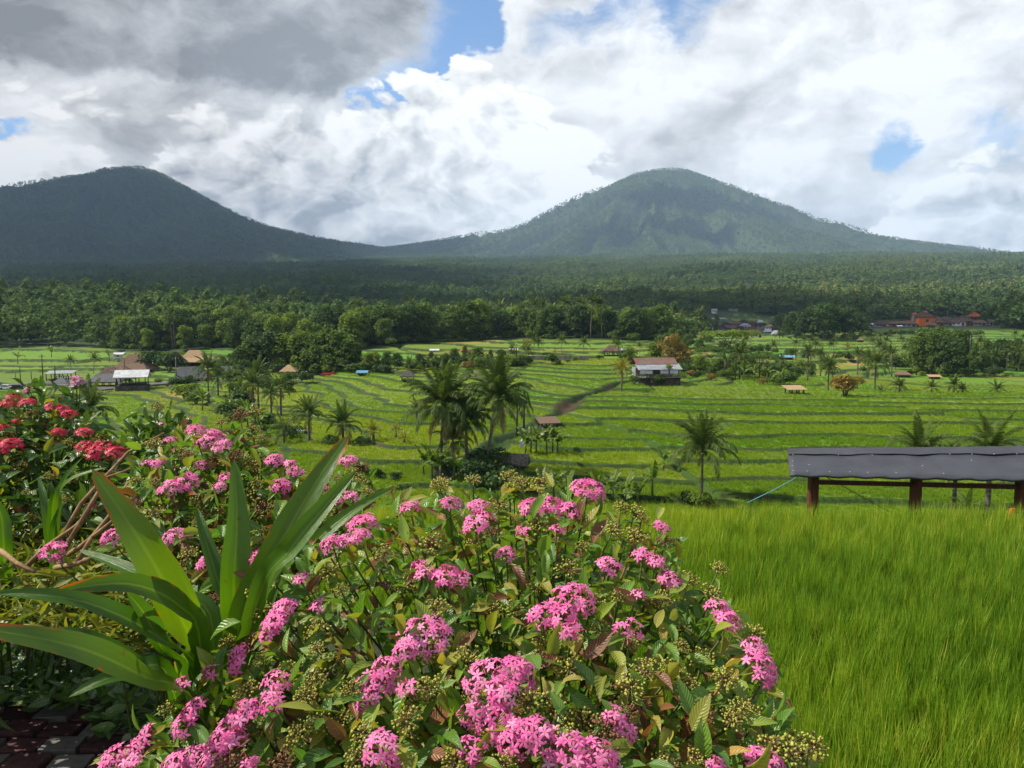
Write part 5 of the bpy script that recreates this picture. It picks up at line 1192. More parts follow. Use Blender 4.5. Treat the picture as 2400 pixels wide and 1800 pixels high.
pole(411, 898, 836, 'grey utility pole by the road in front of the hedge', 'pole_grey', .12, True); pole(97, 890, 833, 'tall dark pole on the left terraces', r=.10, arm=True); pole(44, 893, 862, 'dark pole left of the car park railing', r=.08, name='pole'); pole(126, 902, 862, 'dark pole beside the carport', r=.11, name='pole'); pole(70, 893, 872, 'short dark post of the car park edge', r=.07, name='pole'); pole(33, 893, 878, 'shortest dark post at the far left', r=.06, name='pole'); pole(269, 912, 862, 'thin pole in front of the dark dining pavilion', r=.07, name='pole'); pole(290, 914, 840, 'thin pole in front of the white metal roof', r=.07, name='pole')
pole(1210, 862, 818, 'pair of distant poles beyond the terraces, right one', r=.14, name='pole'); pole(1206, 862, 822, 'pair of distant poles beyond the terraces, left one', r=.10, name='pole'); pole(2273, 878, 792, 'tall slender pole in the right grove', 'pole_grey', .08, name='pole'); pole(2216, 764, 729, 'thin mast above the orange house village', 'pole_grey', .12, name='mast', cat='mast'); pole(2272, 754, 702, 'tall lattice like mast right of the orange house', 'pole_grey', .14, name='mast', cat='mast')
fence = thing('fence', 'dark slatted fence in front of the carport', 'fence', spot(148, 900)[0], .05); _, s = spot(148, 900)
for k in range(14): MB().box((0, 0, .55), (.09, .05, 1.1)).build('slat', MAT['plaster_white' if k % 2 else 'pole_dark'], fence, loc=((-18 + k * 2.7) * s, 0, 0))
MB().box((0, .05, 1.0), (38 * s, .06, .08)).build('rail', MAT['pole_dark'], fence)
def car(px, fy, length, label, paint, rz, group='parked cars', tall=1.0, truck=False):
    p, s = spot(px, fy); t = thing('truck' if truck else 'parked_car', label, 'truck' if truck else 'car', p, rz, group, .48 if truck else .55); L = length; w = 1.7; h = 1.45 * tall
    def prof(pts, y, name, mat):
        n = len(pts); V = [(x, -y, z) for x, z in pts] + [(x, y, z) for x, z in pts]; F = [tuple(range(n))[::-1], tuple(range(n, 2 * n))] + [(i, (i + 1) % n, n + (i + 1) % n, n + i) for i in range(n)]
        F = [f[::-1] for f in F]; return MB().add(V, F).build(name, MAT[mat], t)
    if truck:
        prof([(-L / 2, .5), (-L / 2, 1.6), (.15 * L, 1.6), (.15 * L, .5)], w / 2 + .1, 'bed', paint); prof([(.18 * L, .4), (.18 * L, 2.0), (.40 * L, 2.0), (.5 * L, 1.2), (.5 * L, .4)], w / 2, 'cab', paint)
        prof([(.42 * L, 1.25), (.36 * L, 1.85), (.43 * L, 1.85), (.49 * L, 1.25)], w / 2 * .9, 'windscreen', 'glass_dark')
    else:
        prof([(-L * .5, .28), (-L * .5, .80 * h * .75), (-L * .46, h * .62), (L * .26, h * .62), (L * .46, h * .52), (L * .5, .35), (L * .48, .24)], w / 2, 'body', paint)
        prof([(-L * .44, h * .61), (-L * .36, h), (L * .06, h), (L * .24, h * .61)], w / 2 * .88, 'roof', paint)
        for sg in (-1, 1): MB().add([(-L * .38, sg * w * .452, h * .65), (-L * .33, sg * w * .448, h * .94), (L * .05, sg * w * .448, h * .94), (L * .19, sg * w * .452, h * .65)], [(0, 1, 2, 3)]).build('window', MAT['glass_dark'], t)
        MB().add([(L * .255, -w * .40, h * .63), (L * .255, w * .40, h * .63), (L * .085, w * .38, h * .97), (L * .085, -w * .38, h * .97)], [(0, 1, 2, 3)]).build('windscreen', MAT['glass_dark'], t)
        for sg in (-1, 1): MB().box((L * .485, sg * w * .34, h * .45), (.08, .3, .14)).build('headlight', MAT['plaster_white'], t)
    for x in (-L * .31, L * .31):
        for sg in (-1, 1): mb = MB(); mb.tube([(0, -.1, 0), (0, .1, 0)], .33, 12); mb.build('wheel', MAT['rubber'], t, loc=(x, sg * w * .47, .33))
car(428, 898, 4.0, 'white car parked under the dark roofed shed', 'paint_white', -1.9)
car(12, 921, 4.2, 'white car at the left edge of the car park', 'paint_white', .1); car(40, 920, 4.2, 'black car beside the white one in the car park', 'paint_black', .25); car(-8, 912, 4.2, 'dark car behind the white one at the left edge', 'paint_black', .1)
car(770, 878, 5.0, 'red truck parked at the edge of the woods', 'paint_red', .1, 'vehicles at the edge of the woods', truck=True); car(738, 878, 3.9, 'dark car left of the red truck', 'paint_black', .1, 'vehicles at the edge of the woods'); car(716, 878, 3.9, 'silver white car left of the dark one by the woods', 'paint_white', .1, 'vehicles at the edge of the woods')
p, s = spot(693, 1012); sh = MB(); sh.box((0, 0, .5), (1.5, .9, .05)).box((-.6, 0, .2), (.06, .06, .6)).box((.6, 0, .2), (.06, .06, .6)); tag(sh.build('field_shelter', MAT['panel_pale'], None, loc=p), 'small pale sheet propped up in the weeds beside the young palm', 'shelter')
rb = MB(); pr = [spot(px, py)[0] for px, py in ((-60, 915), (120, 905), (260, 915), (330, 905), (405, 898), (520, 890))]
for a, b in zip(pr[:-1], pr[1:]):
    n = Vector((-(b - a).y, (b - a).x, 0)).normalized() * 2.0; rb.add([a + n + Vector((0, 0, .25)), a - n + Vector((0, 0, .25)), b - n + Vector((0, 0, .25)), b + n + Vector((0, 0, .25)), a + n - Vector((0, 0, 1)), a - n - Vector((0, 0, 1)), b - n - Vector((0, 0, 1)), b + n - Vector((0, 0, 1))], [(0, 1, 2, 3), (4, 5, 1, 0), (1, 5, 6, 2), (2, 6, 7, 3), (3, 7, 4, 0)])
tag(rb.build('road', MAT['road'], None), kind='structure', label='grey lane running through the thatched compound')

# --- shelter with the felt roof at the far edge of the near paddy
def felt_shelter():
    o = at(1907, 1111, 14.9); t = thing('shelter', 'open shelter with dark red posts under a sloping grey felt roof', 'shelter', (o.x, o.y, EYE - 4.4)); b = Vector((o.x, o.y, EYE - 4.4))
    el, er = at(1852, 1112, 14.6), at(2470, 1124, 13.5); tl, tr = at(1845, 1056, 15.9), at(2480, 1050, 14.7)
    n, m = 40, 8; V = []; U = []; F = []
    for j in range(m + 1):
        for i in range(n + 1):
            u, v = i / n, j / m; q = (el * (1 - u) + er * u) * (1 - v) + (tl * (1 - u) + tr * u) * v
            q.z += .018 * math.sin(u * 31 + 2 * math.sin(u * 13)) * (1 - abs(2 * v - 1)) ** .5 * .5 + (.012 * math.sin(u * 57) if j == 0 else 0) + (.03 if j == m - 1 else 0)
            V.append(q - b); U.append((u, v))
    for j in range(m):
        for i in range(n): F.append((j * (n + 1) + i, j * (n + 1) + i + 1, (j + 1) * (n + 1) + i + 1, (j + 1) * (n + 1) + i))
    k = len(V); V += [v - Vector((0, 0, .05)) for v in V]; F2 = [tuple(k + q for q in f[::-1]) for f in F]
    for i in range(n): F2.append((i + 1, i, k + i, k + i + 1))
    for j in range(m): F2.append((j * (n + 1), (j + 1) * (n + 1), k + (j + 1) * (n + 1), k + j * (n + 1)))
    ro = MB().add(V, F + F2, U + U).build('roof', MAT['tar_felt'], t, True)
    # overlapping top strip with a wavy lower edge, and the nails
    st = MB(); V = []; F = []
    for i in range(n + 1):
        u = i / n; e = el * (1 - u) + er * u; tp = tl * (1 - u) + tr * u; v0 = .76 + .018 * math.sin(u * 22) + .012 * math.sin(u * 47)
        V += [e * (1 - v0) + tp * v0 + Vector((0, 0, .035)) - b, e * -.01 + tp * 1.01 + Vector((0, 0, .04)) - b]
    for i in range(n): F.append((2 * i, 2 * i + 2, 2 * i + 3, 2 * i + 1))
    st.add(V, F).build('felt_strip', MAT['tar_felt'], t)
    g = np.random.default_rng(5); nm = MB(); nm.tube([(0, 0, 0), (0, 0, .010)], [.010, .007], 6); nm = nm.mesh('nail', MAT['tin_white'])
    for u, v in [(.012, .06), (.012, .25), (.015, .45), (.02, .72), (.07, .05), (.08, .3), (.16, .04), (.24, .05), (.31, .04), (.42, .05), (.52, .3), (.6, .05), (.62, .72), (.7, .72), (.7, .5), (.78, .72), (.86, .72), (.9, .1), (.2, .7), (.33, .7)]:
        e = el * (1 - u) + er * u; tp = tl * (1 - u) + tr * u; link('nail', nm, t, e * (1 - v) + tp * v + Vector((0, 0, .045)) - b)
    for px, d in ((1907, 14.95), (2148, 14.5), (2396, 14.05)):
        q = at(px, 1112, d); mb = MB(); mb.box((0, 0, (q.z - b.z) / 2 - .05), (.165, .15, q.z - b.z + .1), .1, 0, .96); mb.build('post', MAT['wood_red'], t, loc=(q.x - b.x, q.y - b.y, 0))
    a, c = at(1917, 1130, 14.93), at(2470, 1143, 13.93); d = (c - a); L = d.length; mb = MB(); mb.box((0, 0, 0), (L, .06, .085)); mb.build('rail', MAT['wood_red'], t, loc=(a + c) / 2 - b, rot=(0, -math.asin(d.z / L), math.atan2(d.y, d.x)))
    mb = MB(); a2, c2 = at(1860, 1106, 15.4), at(2470, 1108, 14.3); d = c2 - a2; mb.box((0, 0, 0), (d.length, .07, .09)); mb.build('purlin', MAT['wood_red'], t, loc=(a2 + c2) / 2 - b - Vector((0, 0, .03)), rot=(0, -math.asin(d.z / d.length), math.atan2(d.y, d.x)))
    rp = MB(); a, c = at(1876, 1114, 14.9), at(1752, 1178, 15.2); rp.tube([Vector((0, 0, 0)), (c - a) * .5 + Vector((0, 0, -.02)), c - a], .008, 5); tag(rp.build('rope', MAT['rope_blue'], None, loc=a), 'thin blue rope stretched from the left post of the felt roof', 'rope')
    rp = MB(); a, c = at(1930, 1114, 14.9), at(2095, 1206, 14.2); rp.tube([Vector((0, 0, 0)), (c - a) * .5, c - a], .007, 5); tag(rp.build('cable', MAT['pole_dark'], None, loc=a), 'thin dark cable slanting down under the felt roof', 'cable')
    c = at(2370, 1206, 13.5); mb = MB(); g = np.random.default_rng(3)
    for k in range(5): mb.box((.02 * math.sin(k * 2), 0, -.16 + k * .06), (.11 - .01 * k, .08, .062), k * .4, 0, .85)
    tag(mb.build('cloth_bundle', MAT['cloth_orange'], None, loc=c), 'orange red cloth bundle in the rice beside the right post', 'cloth')
    lg = MB(); a = at(2385, 1212, 13.8); lg.tube([(-.35, 0, -.1), (.5, .2, -.02)], [.07, .06], 7); tag(lg.build('log', MAT['wood_dark'], None, loc=a), 'dark log lying behind the rice at the right edge', 'log')
felt_shelter()
# ------------------------------------------------------------------ the flower garden in front
def flower_T():
    V = [(0, 0, 0)]; F = []; U = [(0, .5)]
    for k in range(5):
        a = k * 2 * math.pi / 5; ca, sa = math.cos(a), math.sin(a); b = len(V)
        for x, y, z, u, v in ((.30, .16, .02, .3, 1), (.30, -.16, .02, .3, 0), (.62, .225, .05, .7, 1), (.60, 0, .12, .6, .5), (.62, -.225, .05, .7, 0), (1.05, 0, -.06, 1, .5)):
            V.append((x * ca - y * sa, x * sa + y * ca, z)); U.append((u, v))
        r1, l1, r2, m, l2, tp = range(b, b + 6); F += [(0, l1, m, r1), (r1, m, tp, r2), (m, l1, l2, tp)]
    return np.array(V, float), np.array(F), np.array(U, float)
def tube_T(L=1.5, r0=.055, r1=.11):
    V = []; F = []
    for z, r in ((-L, r0), (0.02, r1)):
        for k in range(4): V.append((r * math.cos(k * math.pi / 2), r * math.sin(k * math.pi / 2), z))
    F = [(k, (k + 1) % 4, 4 + (k + 1) % 4, 4 + k) for k in range(4)]
    return np.array(V, float), np.array(F), np.zeros((8, 2))
def bead_T():
    V = np.array([(x, y, z) for z in (-1, 1) for x, y in ((-1, -1), (1, -1), (1, 1), (-1, 1))], float) / 1.6; V[4:] *= .8
    return V, np.array([(3, 2, 1, 0), (4, 5, 6, 7), (0, 1, 5, 4), (1, 2, 6, 5), (2, 3, 7, 6), (3, 0, 4, 7)]), np.zeros((8, 2))
def bud_T():
    V = []; F = []
    for z, r in ((-.9, .05), (.0, .10), (.35, .17), (.75, .03)):
        for k in range(4): V.append((r * math.cos(k * math.pi / 2), r * math.sin(k * math.pi / 2), z))
    for i in range(3): F += [(4 * i + k, 4 * i + (k + 1) % 4, 4 * i + 4 + (k + 1) % 4, 4 * i + 4 + k) for k in range(4)]
    return np.array(V, float), np.array(F), np.zeros((16, 2))
FT, TT, BT, UT = flower_T(), tube_T(), bead_T(), bud_T()
def dome_dirs(n, cap, g, jit=.16):
    i = np.arange(n) + .5; ct = 1 - (1 - math.cos(cap)) * i / n; st = np.sqrt(1 - ct ** 2); ph = i * 2.39996 + g.uniform(0, 6)
    d = np.stack([st * np.cos(ph), st * np.sin(ph), ct], 1) + g.normal(size=(n, 3)) * jit
    return d / np.linalg.norm(d, axis=1, keepdims=True)
def head_parts(rad, seed, fl=.0095, cap=R(82), buds=4, thin=1.0):
    """local flower frames of one flower head of radius rad; z axis up"""
    g = np.random.default_rng(seed); n = max(5, int(2.7 * (rad / fl) ** 2 * thin)); d = dome_dirs(n, cap, g)
    P = d * rad * g.uniform(.84, 1.05, n)[:, None] * np.array([1, 1, .72])
    nz = d * .8 + g.normal(size=(n, 3)) * .22 + np.array([0, 0, .35]); nz /= np.linalg.norm(nz, axis=1, keepdims=True)
    xd = np.cross(nz, g.normal(size=(n, 3))); M = frames(xd, nz) * (fl * g.uniform(.82, 1.15, n))[:, None, None]
    bd = dome_dirs(max(buds, 1), R(100), g, .3); Pb = bd * rad * g.uniform(.55, .9, len(bd))[:, None] * np.array([1, 1, .75])
    Mb = frames(np.cross(bd, g.normal(size=bd.shape)), bd) * (fl * g.uniform(.9, 1.3, len(bd)))[:, None, None]
    return P, M, Pb[:buds], Mb[:buds]
def head_mesh(rad, seed, petal, with_flowers=True, thin=1.0, buds=4, fl=.0095, name='flower_head'):
    P, M, Pb, Mb = head_parts(rad, seed, fl, buds=buds, thin=thin); L = []
    if with_flowers: L.append((rep(FT, M, P), 0))
    L.append((rep(TT, M, P), 1))
    if len(Pb): L.append((rep(UT, Mb, Pb), 1))
    V, F, U, mi = merge(L)
    return np_mesh(name, V, F, [MAT[petal], MAT['flower_bud'], MAT['stem_green']], U, mi)
def seed_mesh(rad, seed, mat, n=70):
    g = np.random.default_rng(seed); d = dome_dirs(n, R(105), g, .2); P = d * rad * g.uniform(.45, 1.02, n)[:, None] * np.array([1, 1, .8])
    M = frames(np.cross(d, g.normal(size=d.shape)), d) * (rad * .095 * g.uniform(.7, 1.35, n))[:, None, None]
    tk = d[::3]; Mt = frames(np.cross(tk, g.normal(size=tk.shape)), tk) * (rad * .5)
    V, F, U, mi = merge([(rep(BT, M, P), 0), (rep(tube_T(1.6, .05, .06), Mt, tk * rad * .8), 1)])
    return np_mesh('seed_head', V, F, [MAT[mat], MAT['stem_brown']], U, mi)
def leaf_T(fold=.22, arc=.5, wid=.36, curl=0.0, nl=6):
    """unit-length leaf along +x"""
    V = []; U = []; F = []; cols = (-1, -.55, 0, .55, 1); p = np.zeros(2); a = arc * .5
    for i in range(nl + 1):
        u = i / nl; w = wid * .5 * (math.sin(math.pi * min(1.0, (.04 + .96 * u) ** .82)) ** .85 if 0 < i < nl else .04)
        for c in cols:
            V.append((p[0], c * w, p[1] + abs(c) * w * fold * 2 + curl * w * math.sin(u * 9 + c * 2) * .3)); U.append((u, .5 + c * .5))
        a -= arc / nl; p = p + np.array([math.cos(a), math.sin(a)]) / nl
    for i in range(nl):
        for k in range(4): F.append((i * 5 + k, (i + 1) * 5 + k, (i + 1) * 5 + k + 1, i * 5 + k + 1))
    return np.array(V), np.array(F), np.array(U)
LT = [leaf_T(.22, .5, .36), leaf_T(.35, .9, .34, .5), leaf_T(.12, .25, .42), leaf_T(.45, 1.3, .32, .8), leaf_T(.3, .7, .40, .4), leaf_T(.25, -.2, .36, .3)]
LM = {}
def leaf_mesh(v, mat):
    if (v, mat) not in LM: LM[(v, mat)] = np_mesh('leaf', LT[v][0], LT[v][1], MAT[mat], LT[v][2], smooth=True)
    return LM[(v, mat)]
def poly_sample(poly, n, g):
    q = np.array(poly, float); lo, hi = q.min(0), q.max(0); out = []
    while len(out) < n:
        p = g.uniform(lo, hi); c = False; j = len(q) - 1
        for i in range(len(q)):
            if (q[i, 1] > p[1]) != (q[j, 1] > p[1]) and p[0] < (q[j, 0] - q[i, 0]) * (p[1] - q[i, 1]) / (q[j, 1] - q[i, 1]) + q[i, 0]: c = not c
            j = i
        if c: out.append(p)
    return np.array(out)
def rowsT(Rm, p, s):
    m = Matrix([[*(Rm[0] * s), p[0]], [*(Rm[1] * s), p[1]], [*(Rm[2] * s), p[2]], [0, 0, 0, 1]]); return m

def flower_bush(name, label, cat, base, heads, outline, depth, centre, petal, mats, seeds, seed, nseed, nfill, leaf_len=(.05, .085), own_flowers=0, own_leaves=300, fl=.0095, nstemleaf=6, group=None, back=.3, headlab=None):
    """base: (x,y,z) foot; heads: [(px,py,width px[,thin])]; everything stands at its own distance depth(px,py)"""
    g = np.random.default_rng(seed); t = thing(name, label, cat, base, 0, group); base = np.array(base); cen = np.array(centre); W = []
    tops = []
    for h in heads:
        d = depth(h[0], h[1]) + g.uniform(-.02, .02); p = np.array(at(h[0], h[1], d)); tops.append((p, max(.011, h[2] * .54 / FPX * d), 'f', h[3] if len(h) > 3 else 1.0))
    hp = np.array([[h[0], h[1]] for h in heads])
    cand = poly_sample(outline, nseed * 6, g); got = []
    for c in cand:
        if len(got) >= nseed: break
        if np.min(np.hypot(*(hp - c).T)) < 34 or (got and min(math.hypot(*(c - q)) for q in got) < 40): continue
        got.append(c)
    for c in list(got) + [np.array(q) for q in seeds]:
        d = depth(c[0], c[1]) + g.uniform(-.01, .07); rr = (c[2] * .5 / FPX * d) if len(c) > 2 else g.uniform(.015, .030)
        tops.append((np.array(at(c[0], c[1], d)), rr, 's', 1.0))
    stems = MB(); leaves = []; nf = 0
    order = sorted(range(len(tops)), key=lambda i: tops[i][0][1])
    sv = [[seed_mesh(.026, 900 + 10 * k + v, ('seed_olive', 'seed_brown')[k]) for v in range(3)] for k in range(2)]
    for rank, i in enumerate(order):
        p, rr, kind, thin = tops[i]; ax = (p - cen); ax = ax / np.linalg.norm(ax) * .75 + np.array([0, -.25, .95]) + g.normal(size=3) * .12; ax /= np.linalg.norm(ax)
        Rm = frames(np.cross(ax, g.normal(size=3))[None], ax[None])[0]; c0 = p - ax * rr * .45
        if kind == 'f':
            own = nf < own_flowers and rr > .02
            if own:
                P, M, Pb, Mb = head_parts(rr, seed + i, fl, buds=5, thin=thin); o = link('flower_head', head_mesh(rr, seed + i, petal, False, thin, 5, fl), t); o.matrix_local = rowsT(Rm, c0 - base, 1)
                if 'one_flower' not in LM: LM['one_flower'] = np_mesh('flower', FT[0], FT[1], MAT[petal + '_one'], FT[2])
                for q in range(len(P)):
                    if nf >= own_flowers: break
                    f = link('flower', LM['one_flower'], o); f.matrix_local = rowsT(M[q], P[q], 1); nf += 1
                if nf >= own_flowers and q < len(P) - 1:
                    V, F, U = rep(FT, M[q:], P[q:]); x = link('petals', np_mesh('petals', V, F, MAT[petal], U), o)
            else:
                o = link('flower_head', head_mesh(rr, seed + i, petal, True, thin, 5, fl), t); o.matrix_local = rowsT(Rm, c0 - base, 1)
        else:
            k = 0 if g.random() < .84 else 1; o = link('seed_head', sv[k][int(g.integers(3))], t); o.matrix_local = rowsT(Rm, c0 - base, rr / .026)
            if k: o['label'] = 'dry brown seed head'
        # stem and its leaf pairs
        toc = np.array([cen[0], cen[1], p[2] - .30]) - c0; L = g.uniform(.12, .20); dn = -ax * .8 + toc * .8; dn /= np.linalg.norm(dn)
        s1 = c0 - ax * .05; s2 = s1 + dn * L; foot = np.array([base[0] + (p[0] - base[0]) * .35, base[1] + (p[1] - base[1]) * .35, max(base[2] - .02, s2[2] - .45)])
        stems.tube([tuple(c0 + ax * rr * .3 - base), tuple(s1 - base), tuple(s2 - base), tuple(foot - base)], [.0016, .0019, .0026, .0036], 5, mi=0 if g.random() < .7 else 1)
        az = g.uniform(0, 6.28)
        for q in range(nstemleaf):
            fq = .012 + .022 * (q // 2) + g.uniform(0, .012); pos = s1 + (s2 - s1) * min(1, fq / L) if q > 1 else c0 - ax * g.uniform(.006, .03)
            a = az + (q % 2) * math.pi + (q // 2) * 1.57 + g.uniform(-.4, .4)
            hd = Rm[:, 0] * math.cos(a) + Rm[:, 1] * math.sin(a); dr = hd + ax * g.uniform(-.35, .45); up = ax + g.normal(size=3) * .35
            leaves.append((pos, dr, up, g.uniform(*leaf_len) * (.8 if q < 2 else 1.0), g.random()))
    for c in poly_sample(outline, nfill, g):
        q = g.random(); d = depth(c[0], c[1]) + .02 + back * q ** 1.2; p = np.array(at(c[0], c[1], d)); p[2] -= .10 * q
        out = p - cen; out /= np.linalg.norm(out); dr = out * .5 + g.normal(size=3) * .7; dr[2] -= .25; up = out * .6 + np.array([0, 0, .9]) + g.normal(size=3) * .5
        leaves.append((p, dr, up, g.uniform(*leaf_len) * 1.05, g.random() * .93))
    vis = np.array([l[0][1] for l in leaves]); order = np.argsort(vis / np.array([l[3] for l in leaves]) ** .6)
    def mat_of(r):
        for lim, m in mats:
            if r < lim: return m
        return mats[-1][1]
    own = set(order[:own_leaves].tolist()); groups = {}
    for i, (p, dr, up, ln, r) in enumerate(leaves):
        M = frames(np.array(dr)[None], np.array(up)[None])[0]; v = int(g.integers(6)); m = mat_of(r)
        if i in own:
            o = link('leaf', leaf_mesh(v, m + '_one'), t); o.matrix_local = rowsT(M, p - base, ln)
            if 'red' in m: o['label'] = 'reddish brown leaf'
            elif 'yellow' in m: o['label'] = 'yellowing leaf'
        else: groups.setdefault((v, m), []).append((M * ln, p - base))
    ms = sorted({m for _, m in groups}); L = [(rep(LT[v], np.array([a for a, _ in q]), np.array([b for _, b in q])), ms.index(m)) for (v, m), q in groups.items()]
    if L:
        V, F, U, mi = merge(L); tag(link('foliage', np_mesh('foliage', V, F, [MAT[m] for m in ms], U, mi, smooth=True), t), kind='stuff')
    stems.build('stems', [MAT['stem_green'], MAT['stem_brown']], t, True)
    return t

# depth of the leaf surface of each bush along the line of sight (m ahead)
def d_front(px, py): return float(np.interp(py, [1100, 1200, 1400, 1600, 1800], [1.62, 1.50, 1.26, 1.07, .92])) + .10 * ((px - 1150) / 700) ** 2
def d_back(px, py): return float(np.interp(py, [960, 1100, 1250, 1400], [2.25, 2.05, 1.85, 1.65]))
def d_red(px, py): return float(np.interp(py, [850, 1000, 1150, 1300], [2.95, 2.75, 2.5, 2.3]))
FRONT = [(995, 1475, 128), (948, 1520, 55), (905, 1560, 70), (878, 1600, 85), (858, 1636, 62), (955, 1607, 46, .5), (1140, 1585, 112), (1205, 1570, 95), (1178, 1618, 80), (1339, 1395, 108), (1318, 1440, 70), (1274, 1435, 72), (1339, 1471, 50),
 (1473, 1464, 66, .5), (1100, 1668, 62, .7), (1160, 1690, 95), (1216, 1720, 105), (1262, 1705, 70), (1295, 1742, 92), (1345, 1755, 90), (1395, 1772, 100), (1420, 1790, 80), (1100, 1752, 74), (890, 1745, 85), (905, 1785, 60), (1440, 1672, 52), (1462, 1710, 60),
 (1429, 1319, 58), (1508, 1296, 48), (1540, 1310, 40), (1577, 1352, 62), (1552, 1230, 44), (1118, 1214, 80), (850, 1218, 72), (842, 1250, 50), (995, 1338, 48), (1040, 1342, 62), (1075, 1350, 52), (1187, 1292, 44), (1227, 1240, 34, .4), (1306, 1236, 32, .4), (981, 1320, 36, .4),
 (1382, 1137, 84), (1250, 1180, 66), (1290, 1176, 74), (1335, 1186, 60), (1122, 1180, 52), (1055, 1173, 54), (959, 1182, 47), (660, 1420, 62), (640, 1450, 72), (628, 1480, 50), (640, 1600, 70), (632, 1640, 62), (565, 1668, 78), (538, 1706, 84), (508, 1740, 78), (492, 1782, 80), (450, 1655, 60), (425, 1690, 66), (553, 1525, 46), (548, 1556, 48), (423, 1598, 38), (485, 1572, 38, .5),
 (340, 1715, 38), (318, 1745, 48), (262, 1775, 72), (300, 1790, 60), (405, 1790, 90), (445, 1772, 60), (575, 1796, 56), (775, 1266, 62), (805, 1262, 40), (607, 1300, 56, .8), (640, 1292, 36, .5), (741, 1417, 36, .4), (1771, 1510, 60), (1785, 1545, 74), (1800, 1575, 56), (1690, 1422, 62), (1712, 1448, 56), (1780, 1772, 70), (1810, 1785, 66), (1676, 1792, 44), (700, 1350, 34, .4), (1500, 1390, 30, .4)]
FSEED = [(1035, 1122, 58), (1110, 1118, 46), (1195, 1108, 50), (1222, 1122, 44), (1265, 1122, 56), (912, 1145, 44), (1490, 1190, 60), (1455, 1180, 44), (1690, 1325, 50), (1705, 1428, 70), (1650, 1535, 70), (1745, 1655, 60), (1915, 1745, 90), (1870, 1735, 70), (1640, 1770, 70), (1150, 1240, 40), (1560, 1260, 46), (1615, 1350, 60), (1620, 1600, 60), (1480, 1500, 60), (1700, 1580, 60), (1010, 1270, 44)]
FOUT = [(425, 1800), (235, 1800), (300, 1725), (400, 1640), (490, 1600), (545, 1450), (590, 1350), (640, 1270), (760, 1195), (820, 1180), (950, 1150), (1060, 1115), (1180, 1125), (1330, 1140), (1440, 1175), (1560, 1215), (1610, 1330), (1740, 1400), (1795, 1520), (1850, 1660), (1930, 1760), (1900, 1800)]
PM = [(.66, 'pentas_leaf'), (.84, 'pentas_leaf_yellow'), (1.1, 'pentas_leaf_red')]
flower_bush('pentas_bush', 'large pentas bush covered in pink star flower clusters in front of the rice', 'flowering bush', (.05, 1.45, 0), FRONT, FOUT, d_front, (.05, 1.5, .55), 'petal_pink', PM, FSEED, 41, 84, 2500, own_flowers=290, own_leaves=298, back=.40, leaf_len=(.033, .062))
BACK = [(490, 1019, 72), (455, 1003, 44), (520, 1040, 44), (468, 1086, 30), (531, 1115, 32), (514, 1138, 34), (642, 1073, 46), (680, 1083, 30), (691, 1101, 36), (659, 1132, 50), (817, 1075, 42), (757, 1136, 32), (794, 1170, 24), (824, 1160, 36), (481, 1314, 44), (400, 1137, 60), (437, 1122, 58), (345, 1082, 26), (372, 1080, 42), (397, 1028, 34, .5), (405, 1252, 54), (435, 1248, 36), (256, 1254, 50), (119, 1284, 60), (700, 1220, 30), (560, 1215, 24, .5)]
BOUT = [(330, 1030), (420, 985), (500, 970), (600, 965), (640, 1040), (700, 1070), (760, 1090), (850, 1070), (870, 1150), (760, 1240), (640, 1330), (500, 1430), (390, 1370), (290, 1260), (300, 1100)]
BSEED = [(560, 965, 50), (590, 1000, 46), (540, 1070, 60), (590, 1075, 60), (500, 1075, 50), (830, 1105, 46), (850, 1120, 40), (600, 1150, 70), (620, 1180, 60), (470, 1200, 60), (440, 1060, 40), (640, 1110, 44), (780, 1150, 40), (600, 960, 44)]
flower_bush('pentas_bush', 'pale pink pentas bush behind the broad strap leaved plant', 'flowering bush', (-.95, 2.05, 0), BACK, BOUT, d_back, (-.75, 2.2, .55), 'petal_pink', PM, BSEED, 43, 55, 900, own_flowers=0, own_leaves=120, leaf_len=(.045, .075))
RED = [(245, 1048, 70), (207, 1042, 52), (275, 1055, 46), (197, 1008, 40), (137, 1008, 34), (20, 1038, 58), (-12, 1040, 50), (20, 943, 38), (31, 926, 30), (63, 939, 38), (125, 949, 38), (150, 956, 36), (163, 966, 36), (5, 999, 30), (35, 985, 16, .5), (218, 1182, 24, .6), (215, 1070, 20, .5)]
ROUT = [(-160, 900), (0, 915), (60, 905), (100, 930), (190, 950), (280, 1045), (300, 1110), (330, 1180), (250, 1220), (150, 1250), (-160, 1290)]
flower_bush('ixora_bush', 'dark leaved bush with crimson red flower clusters at the garden edge', 'flowering bush', (-1.75, 2.65, 0), RED, ROUT, d_red, (-1.75, 2.75, .6), 'petal_red', [(.80, 'ixora_leaf'), (.92, 'pentas_leaf_yellow'), (1.1, 'pentas_leaf_red')], [(20, 1010, 40), (70, 965, 44), (40, 1090, 46), (240, 1020, 40)], 47, 22, 1500, own_leaves=110, leaf_len=(.05, .085), fl=.0085, back=.5)
TALL = [(179, 884, 22), (188, 893, 22), (175, 896, 18), (65, 905, 16), (62, 913, 18)]
flower_bush('ixora_bush', 'tall shoot with small pink red flowers standing above the crimson bush', 'flowering bush', (-1.9, 3.0, 0), TALL, [(60, 900), (150, 895), (190, 910), (180, 980), (90, 1000), (40, 940)], lambda a, b: 3.0, (-1.8, 3.05, .9), 'petal_pale', [(1.1, 'ixora_leaf')], [(140, 930, 20)], 48, 3, 110, own_leaves=40, leaf_len=(.05, .085), fl=.010)
